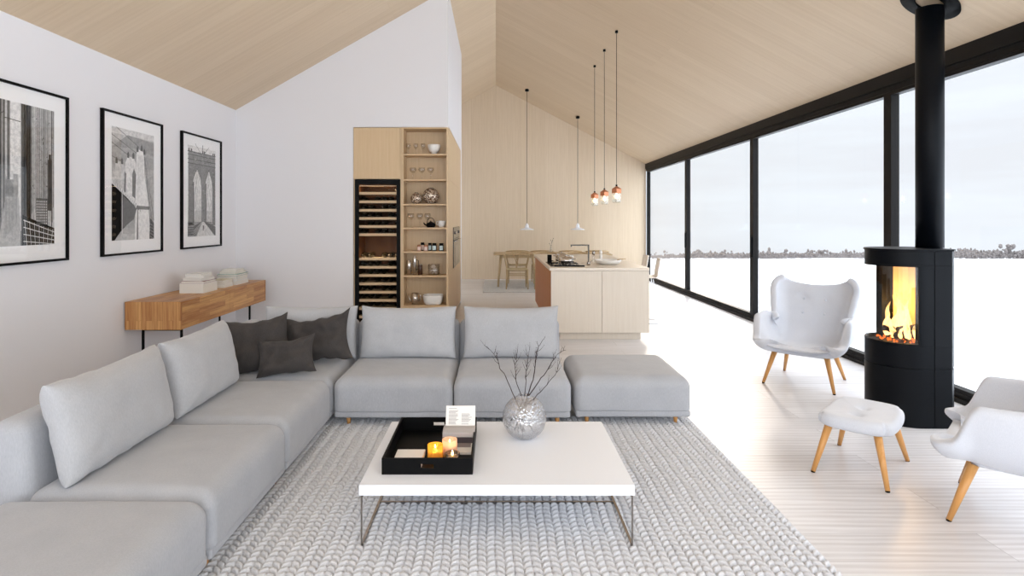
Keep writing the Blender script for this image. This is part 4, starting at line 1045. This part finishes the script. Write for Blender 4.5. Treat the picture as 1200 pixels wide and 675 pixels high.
def goblet_bm(H, R, bowl_h):
    b = BM(); lathe(b, [(0, 0), (R*.85, 0), (R*.8, .003), (.005, .008), (.0035, H-bowl_h), (R*.5, H-bowl_h+.006), (R*.95, H-bowl_h*.55), (R, H-bowl_h*.4), (R*.82, H), (R*.80, H), (R*.96, H-bowl_h*.4), (R*.9, H-bowl_h*.52), (0, H-bowl_h+.012)], 22); return b
YS = PY+.13
gl0 = None
MG = M_CLEAR
def goblets(pxs, z, H, R, bh, what, grp, extra=0):
    first = None
    words = ['left', 'middle', 'right'] if len(pxs) == 3 else ['']*len(pxs)
    for k, p in enumerate(pxs):
        loc = (sx(p), YS+(.0 if k % 2 else .01), z)
        if first is None:
            first = put('wine_glass', goblet_bm(H, R, bh), MG, '', 'wine glass', loc, grp); o = first
        else:
            o = first.copy(); COL.objects.link(o); o.location = loc
        o['label'] = '%s stemmed glass of the three %s' % (words[k], what)
goblets((478.2, 487, 495.5), SHZ[0], .155, .032, .085, 'on the top shelf beside the white bowl', 'stemmed glasses on the top shelf')
goblets((483.7, 494.2, 504.5), SHZ[1], .165, .046, .075, 'on the second shelf from the top', 'stemmed glasses on the second shelf')
goblets((481.2, 491.8, 500.8), SHZ[3], .19, .044, .09, 'beside the black teapot', 'stemmed glasses beside the teapot')
put('footed_bowl', bowl_bm(.085, .135, .038, fh=.03), M_CERAM, 'round white footed bowl on the top shelf', 'bowl', (sx(508.6), YS, SHZ[0]), smooth=True)
M_LUST = bpy.data.materials.new('patterned_lustre_glass'); M_LUST.use_nodes = True
t = M_LUST.node_tree; bb = t.nodes['Principled BSDF']; co = N(t, 'ShaderNodeTexCoord'); vo = N(t, 'ShaderNodeTexVoronoi'); vo.inputs['Scale'].default_value = 70; lk(t, co.outputs['Object'], vo.inputs['Vector'])
rp = N(t, 'ShaderNodeValToRGB'); lk(t, vo.outputs[0], rp.inputs[0]); rp.color_ramp.elements[0].color = s2l((240, 226, 208)); rp.color_ramp.elements[0].position = .40; rp.color_ramp.elements[1].color = s2l((120, 88, 66)); rp.color_ramp.elements[1].position = .6
lk(t, rp.outputs[0], bb.inputs['Base Color']); bb.inputs['Roughness'].default_value = .2; bb.inputs['Metallic'].default_value = .4; bb.inputs['Alpha'].default_value = .85
b = BM(); globe_vase(b, .078, .025, 32); put('globe_vase', b, M_LUST, 'small patterned globe vase on the third shelf, left of the larger one', 'vase', (sx(487.8), YS, SHZ[2]))
b = BM(); globe_vase(b, .112, .03, 32); put('globe_vase', b, M_LUST, 'larger patterned globe vase on the third shelf', 'vase', (sx(504.8), YS+.01, SHZ[2]))
tea = thing('teapot', 'black round cast iron teapot with arched handle on the middle shelf', 'teapot', (sx(504.7), YS, SHZ[3]))
b = BM(); lathe(b, [(0, 0), (.045, 0), (.062, .02), (.066, .035), (.055, .058), (.03, .068), (0, .070)], 28); obj('body', b, M_BLK, tea)
b = BM(); lathe(b, [(0, .066), (.028, .068), (.02, .076), (.006, .078), (.009, .088), (0, .092)], 16); obj('lid', b, M_BLK, tea)
obj('spout', tube(BM(), [(-.055, 0, .03), (-.085, 0, .045), (-.095, 0, .066)], [.013, .009, .007], 10), M_BLK, tea)
obj('handle', tube(BM(), [(.052*math.cos(a), 0, .055+.075*math.sin(a)) for a in [PI*k/14 for k in range(15)]], .004, 8), M_BLK, tea)
mj = thing('milk_jug', 'small white jug right of the black teapot', 'jug', (sx(517.5), YS, SHZ[3]))
b = BM(); lathe(b, [(0, 0), (.030, 0), (.046, .03), (.050, .055), (.040, .085), (.043, .092), (.039, .092), (.036, .084), (.045, .055), (.041, .03), (0, .006)], 24)
for v in b.verts:
    if v.co.z > .08 and v.co.x > .03: v.co.x += .018
obj('body', b, M_CERAM, mj); obj('handle', tube(BM(), [(-.040, 0, .08), (-.068, 0, .078), (-.070, 0, .05), (-.046, 0, .03)], .005, 8), M_CERAM, mj)
def jar(px, dy, H, R, m, lab, label, rz=0):
    t = thing('storage_jar', label, 'jar', (sx(px, .12+dy), PY+.12+dy, SHZ[4]))
    b = BM(); lathe(b, [(0, 0), (R, 0), (R, H*.78), (R*.85, H*.84), (0, H*.84)], 22); obj('body', b, m, t)
    b = BM(); lathe(b, [(0, H*.84), (R*.9, H*.84), (R*.9, H), (0, H)], 22); obj('lid', b, M_BLK if m is MJB else mat('brass_lid', (190, 130, 96), .35, metal=.7), t)
    b = BM(); n = 8; zz0, zz1 = H*.12, H*.68; aa = [math.radians(-90-48+96*k/n) for k in range(n+1)]
    A_ = [b.verts.new((R*1.015*math.cos(a), R*1.015*math.sin(a), zz0+.0*k)) for k, a in enumerate(aa)]; B_ = [b.verts.new((R*1.015*math.cos(a), R*1.015*math.sin(a), zz1)) for a in aa]
    for k in range(n): b.faces.new((A_[k], A_[k+1], B_[k+1], B_[k]))
    obj('paper_label', b, lab, t)
MJB = mat('black_jar', (22, 22, 24), .3); MJP = mat('pink_jar', (196, 150, 128), .4); MLB = mat('pale_blue_label', (206, 224, 226), .7); MLP = mat('pale_pink_label', (236, 214, 206), .7)
jar(495.2, .08, .112, .027, MJB, MLP, 'black jar standing behind the two small pink-labelled jars')
jar(503.8, .07, .105, .026, MJB, MLB, 'black jar standing behind, between pink and blue labels')
jar(491.3, 0, .080, .026, MJP, MLP, 'small jar with pink label at the left of the jar row')
jar(499.0, 0, .080, .028, MJP, MLP, 'small jar with pink label, second from the left')
jar(509, 0, .105, .031, MJB, MLB, 'black jar with a pale blue label, left one of the tall front jars')
jar(517.2, 0, .105, .031, MJB, MLB, 'black jar with a pale label at the right end of the jar row')
MST = mat('polished_steel', (205, 198, 190), .15, metal=.9)
def canister(px, H, R, name, label, cat, spout=True, m=None, knob=True, dy=0):
    t = thing(name, label, cat, (sx(px), YS+dy, SHZ[5]))
    m = m or MST
    b = BM(); lathe(b, [(0, 0), (R, 0), (R, H*.86), (R*.8, H*.90), (0, H*.90)], 24); obj('body', b, m, t)
    b = BM(); lathe(b, [(0, H*.90), (R*.85, H*.90), (R*.7, H*.95), (0, H*.95)], 20)
    if knob: lathe(b, [(0, H*.95), (.004, H*.95), (.008, H*.975), (.006, H), (0, H)], 10)
    obj('lid', b, MST, t)
    if spout: obj('handle', tube(BM(), [(R*.9, 0, H*.75), (R+.028, 0, H*.72), (R+.028, 0, H*.3), (R*.9, 0, H*.25)], .005, 8), M_BLK if px > 480 else MST, t)
canister(479, .205, .031, 'thermos_jug', 'steel thermos jug at the left of the sixth shelf', 'jug')
canister(485.8, .265, .024, 'coffee_press', 'tall slim steel coffee press on the sixth shelf', 'coffee press')
canister(492.2, .150, .031, 'coffee_jar', 'squat dark glass coffee jar right of the tall steel press', 'jar', False, mat('dark_coffee_glass', (70, 48, 36), .2), False)
b = BM(); lathe(b, [(0, 0), (.072, 0), (.076, .004), (.076, .145), (.071, .145), (.071, .008), (0, .008)], 32, sq=5); put('glass_box', b, M_CLEAR, 'square clear glass box holding pale pieces on the sixth shelf', 'glass box', (sx(508.6), YS, SHZ[5]))
b = BM(); rr = random.Random(6)
for k in range(26):
    m4 = Matrix.Translation((rr.uniform(-.03, .035), rr.uniform(-.04, .04), .022+.11*k/26)) @ Matrix.Rotation(rr.uniform(0, 3), 4, 'Y') @ Matrix.Diagonal((.016, .016, .009, 1)); bmesh.ops.create_icosphere(b, subdivisions=2, radius=1, matrix=m4)
tag(obj('pastries', b, mat('pale_meringue', (226, 210, 196), .6)), 'heap of small pale biscuits inside the square glass box', 'biscuits', kind='stuff').location = (sx(508.6), YS, SHZ[5])
sj = thing('steel_jug', 'polished steel jug with long spout on the lowest open shelf', 'jug', (sx(486.2), YS, SHZ[6]))
b = BM(); lathe(b, [(0, 0), (.045, 0), (.046, .15), (.042, .15), (.041, .01), (0, .01)], 28); obj('body', b, MST, sj)
obj('spout', tube(BM(), [(-.04, 0, .03), (-.07, 0, .06), (-.095, 0, .135)], [.012, .009, .006], 10), MST, sj); obj('handle', tube(BM(), [(.044, 0, .13), (.075, 0, .125), (.075, 0, .06), (.044, 0, .05)], .005, 8), MST, sj)
put('serving_bowl', bowl_bm(.135, .125, .095, .006, 3.5), M_CERAM, 'large squarish white bowl on the lowest open shelf', 'bowl', (sx(507.8, .145), PY+.145, SHZ[6]), smooth=True)

# ================================================================== ISLAND
IX0, IX1, IY0, IY1, IZ = .690, 1.915, 7.35, 10.30, .905
isl = thing('kitchen_island', 'pale ash kitchen island with reddish wooden long side', 'kitchen island', ((IX0+IX1)/2, (IY0+IY1)/2, 0))
cx, cy = isl.location.x, isl.location.y
obj('carcass', box(BM(), (IX0+.02-cx, IY0+.022-cy, .092), (IX1-cx, IY1-cy, IZ-.036)), M_ISL, isl)
xm = X(705.6, IY0)
obj('door', box(BM(), (IX0-cx, IY0-cy, .094), (xm-.002-cx, IY0+.02-cy, IZ-.04)), M_ISL, isl, bev=.001)
obj('door', box(BM(), (xm+.002-cx, IY0-cy, .094), (IX1-cx, IY0+.02-cy, IZ-.04)), M_ISL, isl, bev=.001)
obj('side_panel', box(BM(), (IX0-cx, IY0+.022-cy, .094), (IX0+.018-cx, IY1-cy, IZ-.038)), M_ISLSIDE, isl, label='reddish brown wooden side panel')
obj('plinth', box(BM(), (IX0+.12-cx, IY0+.07-cy, 0), (IX1-.09-cx, IY1-.08-cy, .092)), M_ISL, isl)
obj('worktop', box(BM(), (IX0-.02-cx, IY0-.015-cy, IZ-.036), (IX1+.0-cx, IY1+.01-cy, IZ)), M_TOP, isl, bev=.002)
YI = 7.75
# hob
hy0, hy1 = 7.56, 8.35
hb = thing('gas_hob', 'steel and black gas hob set into the island worktop', 'hob', (X(663, 7.6), 0, IZ))
obj('hob_plate', box(BM(), (-.20, hy0, .0), (.20, hy1, .006)), mat('hob_black', (30, 30, 32), .2), hb)
b = BM(); box(b, (-.155, hy0-.03, 0), (.235, hy0-.005, .016)); obj('front_strip', b, M_BLK, hb)
for (x, y) in ((-.09, 7.72), (.09, 7.72), (-.09, 8.12), (.09, 8.12)):
    b = BM(); lathe(b, [(0, .006), (.045, .006), (.045, .018), (.02, .024), (0, .024)], 16, (x, y)); obj('burner', b, M_CHROME, hb)
    b = BM()
    for k in range(4):
        a = PI/4+k*PI/2; tube(b, [(x+.03*math.cos(a), y+.03*math.sin(a), .034), (x+.10*math.cos(a), y+.10*math.sin(a), .034), (x+.10*math.cos(a), y+.10*math.sin(a), .006)], .005, 6)
    obj('pan_support', b, M_BLK, hb)
def pot(x, y, z, R, H, label, m):
    t = thing('saucepan', label, 'saucepan', (x, y, z))
    b = BM(); lathe(b, [(0, 0), (R, 0), (R*1.02, H), (R*.97, H), (R*.95, .006), (0, .006)], 28); obj('body', b, m, t)
    b = BM(); lathe(b, [(R*1.02, H), (R*.9, H+.012), (R*.3, H+.022), (0, H+.024)], 28); lathe(b, [(0, H+.022), (.006, H+.024), (.014, H+.036), (0, H+.042)], 12); obj('lid', b, m, t)
    for s in (-1, 1): obj('handle', tube(BM(), [(s*R*.98, -.03, H*.75), (s*(R+.03), -.02, H*.78), (s*(R+.03), .02, H*.78), (s*R*.98, .03, H*.75)], .005, 8), m, t)
pot(X(663.5, 7.73)-.005, 7.73, IZ+.039, .095, .060, 'steel saucepan on the front of the hob', MST)
pot(X(658, 8.13), 8.13, IZ+.039, .08, .085, 'taller steel saucepan on the back of the hob', MST)
b = BM(); lathe(b, [(0, 0), (.032, 0), (.032, .10), (.028, .10), (.028, .006), (0, .006)], 20); put('black_mug', b, M_BLK, 'black mug beside the pans at the left of the hob', 'mug', (X(650.3, 7.95)-.03, 8.42, IZ))
b = BM(); lathe(b, [(0, 0), (.042, 0), (.046, .09), (.042, .09), (.039, .006), (0, .006)], 20); put('white_mug', b, M_CERAM, 'white mug at the right of the hob', 'mug', (X(666, 8.5)+.03, 8.5, IZ))
# tap
tx = X(689.6, 7.72)
tap = thing('kitchen_tap', 'angular dark steel kitchen tap on the island', 'tap', (tx, 7.72, IZ))
b = BM(); lathe(b, [(0, 0), (.022, 0), (.022, .05), (.012, .055), (0, .055)], 16); obj('tap_base', b, M_CHROME, tap)
b = BM(); box(b, (-.009, -.009, .05), (.009, .009, .275)); box(b, (-.235, -.009, .259), (-.009, .009, .275)); box(b, (-.235, -.009, .245), (-.217, .009, .259)); obj('spout', b, mat('dark_steel', (70, 66, 62), .25, metal=.9), tap)
obj('lever', tube(BM(), [(.02, 0, .04), (.05, 0, .065)], .005, 8), M_CHROME, tap)
b = BM(); box(b, (-.21, -.18, -.0), (.02, .24, .004)); sk = put('sink_rim', b, M_CHROME, 'thin steel rim of the sink below the tap', 'sink', (tx-.03, 7.92, IZ)); 
# salt and pepper mills
for px, yy, lab, m in ((695.5, 8.1, 'steel topped mill left of the two beside the tap', M_CHROME), (704, 8.25, 'white topped mill right of the two beside the tap', M_CERAM)):
    t = thing('pepper_mill', lab, 'mill', (X(px, yy), yy, IZ))
    b = BM(); lathe(b, [(0, 0), (.024, 0), (.020, .02), (.018, .07), (.022, .10), (.018, .115), (0, .115)], 20); obj('body', b, M_CLEAR if m is M_CHROME else M_CERAM, t)
    b = BM(); lathe(b, [(0, .115), (.018, .116), (.021, .15), (.015, .175), (0, .178)], 18); obj('head', b, m, t)
put('oval_dish', bowl_bm(.18, .062, .09, .006), M_CERAM, 'wide shallow white dish on the right of the island', 'dish', (X(712.5, 7.95), 7.95, IZ), smooth=True)
b = BM(); tube(b, [(0, 0, 0), (.06, .02, .012), (.12, .03, .02)], [.012, .009, .007], 8); sp2 = put('wooden_spoon', b, M_ASHF, 'wooden spoon handle lying right of the white dish', 'spoon', (X(727, 7.95)-.03, 8.0, IZ+.05))
# bar stools
def bar_stool(loc, rz, label):
    t = thing('bar_stool', label, 'bar stool', loc, rz, 'white bar stools at the island')
    b = BM(); n = 16; m_ = 10; th_ = .012
    prof = [(-.19, .645), (-.17, .652), (-.05, .650), (.08, .648), (.15, .655), (.185, .69), (.20, .76), (.215, .84), (.23, .93)]
    V = []
    for j in range(n+1):
        y, z = catmull(prof, j/n); row = []
        wv_ = .20 - (.02*max(0, j/n-.5)*2) - .02*(j == 0)
        for i in range(m_+1):
            u = -1+2*i/m_; f = smooth01((j/n-.45)/.3)
            row.append(b.verts.new((u*wv_, y-.03*f*u*u, z+.012*(1-f)*u*u)))
        V.append(row)
    for j in range(n):
        for i in range(m_): b.faces.new((V[j][i], V[j][i+1], V[j+1][i+1], V[j+1][i])).smooth = True
    s = obj('seat_shell', b, mat('offwhite_shell', (240, 232, 224), .45), t, smooth=True); md = s.modifiers.new('thick', 'SOLIDIFY'); md.thickness = .014
    for sx_ in (-1, 1):
        b = BM(); tube(b, [(sx_*.14, -.12, .64), (sx_*.20, -.20, .012), (sx_*.205, -.17, .007), (sx_*.205, .17, .007), (sx_*.20, .20, .012), (sx_*.14, .10, .64)], .0065, 8); obj('sled_leg', b, M_WHITE, t)
    b = BM(); tube(b, [(-.185, -.175, .24), (.185, -.175, .24)], .006, 8); obj('footrest', b, M_WHITE, t)
bar_stool((X(778, 8.62)-.25, 8.72, 0), -PI/2-.15, 'white bar stool nearest the camera on the window side of the island')
bar_stool((X(778, 8.62)-.22, 9.55, 0), -PI/2-.05, 'white bar stool behind the nearest one at the island')

# ================================================================== PENDANTS
def copper_pendant(x, y, label):
    zc = ceil_z(x); zb = 1.735
    t = thing('pendant_lamp', label, 'pendant lamp', (x, y, zb), .35, 'copper and glass pendants over the island')
    b = BM(); lathe(b, [(0, 0), (.020, 0), (.020, .03), (0, .03)], 16, (0, 0))
    for v in b.verts: v.co.z += zc-zb-.04-.0
    obj('ceiling_rose', b, M_BLK, t)
    obj('cord', tube(BM(), [(0, 0, .235), (0, 0, zc-zb-.03)], .0035, 8), M_BLK, t)
    b = BM(); lathe(b, [(0, .222), (.012, .222), (.012, .245), (0, .245)], 10); obj('cord_grip', b, M_BLK, t)
    b = BM(); lathe(b, [(0, .222), (.012, .222), (.068, .190), (.070, .185), (.070, .130), (.066, .130), (.066, .183), (0, .215)], 6); cap = obj('copper_cap', b, M_COPPER, t)
    for p in cap.data.polygons: p.use_smooth = False
    b = BM(); lathe(b, [(.060, .135), (.066, .125), (.066, .012), (.052, .0), (.0, .0), (.0, .006), (.048, .006), (.060, .014), (.060, .12)], 6); gs_ = obj('glass_shade', b, thin_glass('pendant_glass', (.96, .96, .94, 1), 1, .05, .12) if 'pendant_glass' not in MATS else MATS['pendant_glass'], t)
    for p in gs_.data.polygons: p.use_smooth = False
    b = BM(); bmesh.ops.create_uvsphere(b, u_segments=16, v_segments=12, radius=.032, matrix=Matrix.Translation((0, 0, .085))); lathe(b, [(.013, .11), (.013, .14), (0, .14)], 12)
    obj('bulb', b, emis('warm_bulb', (255, 226, 190), 3.0) if 'warm_bulb' not in MATS else MATS['warm_bulb'], t, smooth=True)
copper_pendant(1.632, 7.96, 'copper and glass pendant lamp, nearest and lowest hanging of the three over the island')
copper_pendant(1.630, 8.84, 'copper and glass pendant lamp in the middle of the three over the island')
copper_pendant(1.635, 9.74, 'copper and glass pendant lamp furthest back of the three over the island')
def white_pendant(x, y, label):
    zc = ceil_z(x); zb = 1.275
    t = thing('pendant_lamp', label, 'pendant lamp', (x, y, zb), 0, 'white pendants over the dining table')
    b = BM(); lathe(b, [(0, 0), (.045, 0), (.045, .05), (0, .05)], 20)
    for v in b.verts: v.co.z += zc-zb-.06
    obj('ceiling_rose', b, M_BLK, t)
    obj('cord', tube(BM(), [(0, 0, .15), (0, 0, zc-zb-.04)], .005, 8), M_BLK, t)
    b = BM(); lathe(b, [(.165, 0), (.160, .012), (.07, .040), (.045, .055), (.042, .10), (.03, .125), (.012, .15), (0, .155), (0, .145), (.035, .10), (.036, .05), (.06, .034), (.15, .008)], 36); obj('lamp_shade', b, M_WHITE, t)
    b = BM(); bmesh.ops.create_uvsphere(b, u_segments=12, v_segments=8, radius=.025, matrix=Matrix.Translation((0, 0, .045))); obj('bulb', b, MATS['warm_bulb'], t, smooth=True)
white_pendant(.723, 13.66, 'white dish pendant lamp over the dining table, left one')
white_pendant(X(677, 13.7), 13.7, 'white dish pendant lamp over the dining table, right one beside the copper lamps')

# ================================================================== DINING
rg = BM(); soft_box(rg, (-.27, 12.15, 0), (2.95, 14.62, .012), .004, 4); tag(obj('dining_rug', rg, M_GREYRUG), 'flat grey mottled rug under the dining table', 'rug')
DR = .0125
dt = thing('dining_table', 'long pale wood dining table with round legs by the far wall', 'dining table', (1.27, 13.5, DR))
obj('tabletop', box(BM(), (-1.32, -.45, .705), (1.32, .45, .733)), M_ASHF, dt, bev=.006)
for sx_ in (-1, 1):
    for sy_ in (-1, 1): obj('leg', tube(BM(), [(sx_*1.22, sy_*.38, 0), (sx_*1.15, sy_*.33, .705)], [.018, .03], 14), M_ASHF, dt)
    obj('rail', box(BM(), (-1.12, sy_*.33*sx_-.01, .64), (1.12, sy_*.33*sx_+.01, .705)), M_ASHF, dt)
def wishbone(loc, rz, label, first=None):
    if first is not None: return dup(first, loc, rz, label)
    t = thing('wishbone_chair', label, 'dining chair', loc, rz, 'wishbone chairs around the dining table')
    # front is -y, back +y
    for s in (-1, 1):
        obj('leg', tube(BM(), [(s*.235, -.19, 0), (s*.225, -.185, .43)], [.013, .018], 10), M_ASHF, t)
        obj('leg', tube(BM(), [(s*.215, .22, 0), (s*.205, .185, .25), (s*.215, .17, .43), (s*.250, .10, .60), (s*.262, .02, .72)], [.012, .017, .018, .016, .013], 10), M_ASHF, t)
        obj('side_stretcher', tube(BM(), [(s*.23, -.18, .22), (s*.205, .18, .24)], .009, 8), M_ASHF, t)
    b = BM(); pts = [(.27*math.cos(a), -.02+.245*math.sin(a), .735+.035*math.sin(a)) for a in [math.radians(-22+224*k/24) for k in range(25)]]
    tube(b, pts, [.012+.005*math.sin(PI*k/24) for k in range(25)], 10); obj('back_rail', b, M_ASHF, t)
    b = BM(); tube(b, [(0, .185, .43), (0, .195, .53)], [.020, .018], 8); tube(b, [(0, .195, .52), (.03, .21, .63), (.075, .205, .76)], [.013, .011, .009], 8); tube(b, [(0, .195, .52), (-.03, .21, .63), (-.075, .205, .76)], [.013, .011, .009], 8); obj('back_splat', b, M_ASHF, t)
    b = BM(); soft_box(b, (-.24, -.20, .415), (.24, .19, .442), .012, 8)
    for v in b.verts: v.co.x *= 1-.10*(v.co.y+.2)/.4; v.co.z -= .012*(1-(v.co.x/.24)**2)*(v.co.z > .43)
    obj('seat', b, mat('paper_cord', (206, 188, 150), .8, bump=(200, .5, 'noise')), t, smooth=True)
    obj('stretcher', tube(BM(), [(-.225, -.185, .30), (.225, -.185, .30)], .009, 8), M_ASHF, t); obj('stretcher', tube(BM(), [(-.205, .19, .30), (.205, .19, .30)], .009, 8), M_ASHF, t)
    return t
w0 = wishbone((X(606, 12.72), 12.85, DR), 0, 'wishbone chair fully in view on the near side of the dining table')
KIDS[w0.name] = list(w0.children)
w0.rotation_euler.z = PI; w0.rotation_euler.z = 0
for (x, y, rz, lab) in ((X(639, 12.8), 12.85, .0, 'wishbone chair on the near side of the dining table, half behind the island'), (X(676, 12.8), 12.85, 0, 'wishbone chair on the near side of the table, behind the island hob'),
                        (X(606, 14.1)-.0, 14.02, PI, 'wishbone chair on the far side at the left end of the dining table'), (X(635, 14.1), 14.02, PI, 'wishbone chair second from the left on the far side of the table'), (X(668, 14.1), 14.02, PI, 'wishbone chair on the far side, seen above the hob pans'), (X(699, 14.1), 14.02, PI, 'wishbone chair at the right end of the far side of the table')):
    wishbone((x, y, DR), rz, lab, w0)
w0.rotation_euler.z = 0
b = BM(); lathe(b, [(0, 0), (.03, 0), (.045, .04), (.03, .09), (.014, .12), (.016, .14), (.012, .14), (.010, .12), (0, .02)], 18)
put('bud_vase', b, M_CLEAR, 'small glass vase with a sprig on the dining table', 'vase', (X(645.5, 13.4), 13.4, DR+.733))
b = BM(); tube(b, [(0, 0, .02), (.005, 0, .15), (.02, 0, .24), (.06, 0, .34)], [.004, .003, .003, .001], 6); tube(b, [(.005, 0, .15), (-.03, .01, .22)], [.003, .001], 5); tube(b, [(.02, 0, .24), (.0, 0, .30)], [.003, .001], 5)
for (x, z) in ((.06, .34), (.04, .30), (-.03, .22), (.0, .30), (.03, .27), (.01, .18)): bmesh.ops.create_icosphere(b, subdivisions=1, radius=.010, matrix=Matrix.Translation((x, 0, z)))
put('sprig', b, mat('dry_sprig', (96, 84, 70), .8), 'dry sprig standing in the small vase on the dining table', 'sprig', (X(645.5, 13.4), 13.4, DR+.733))
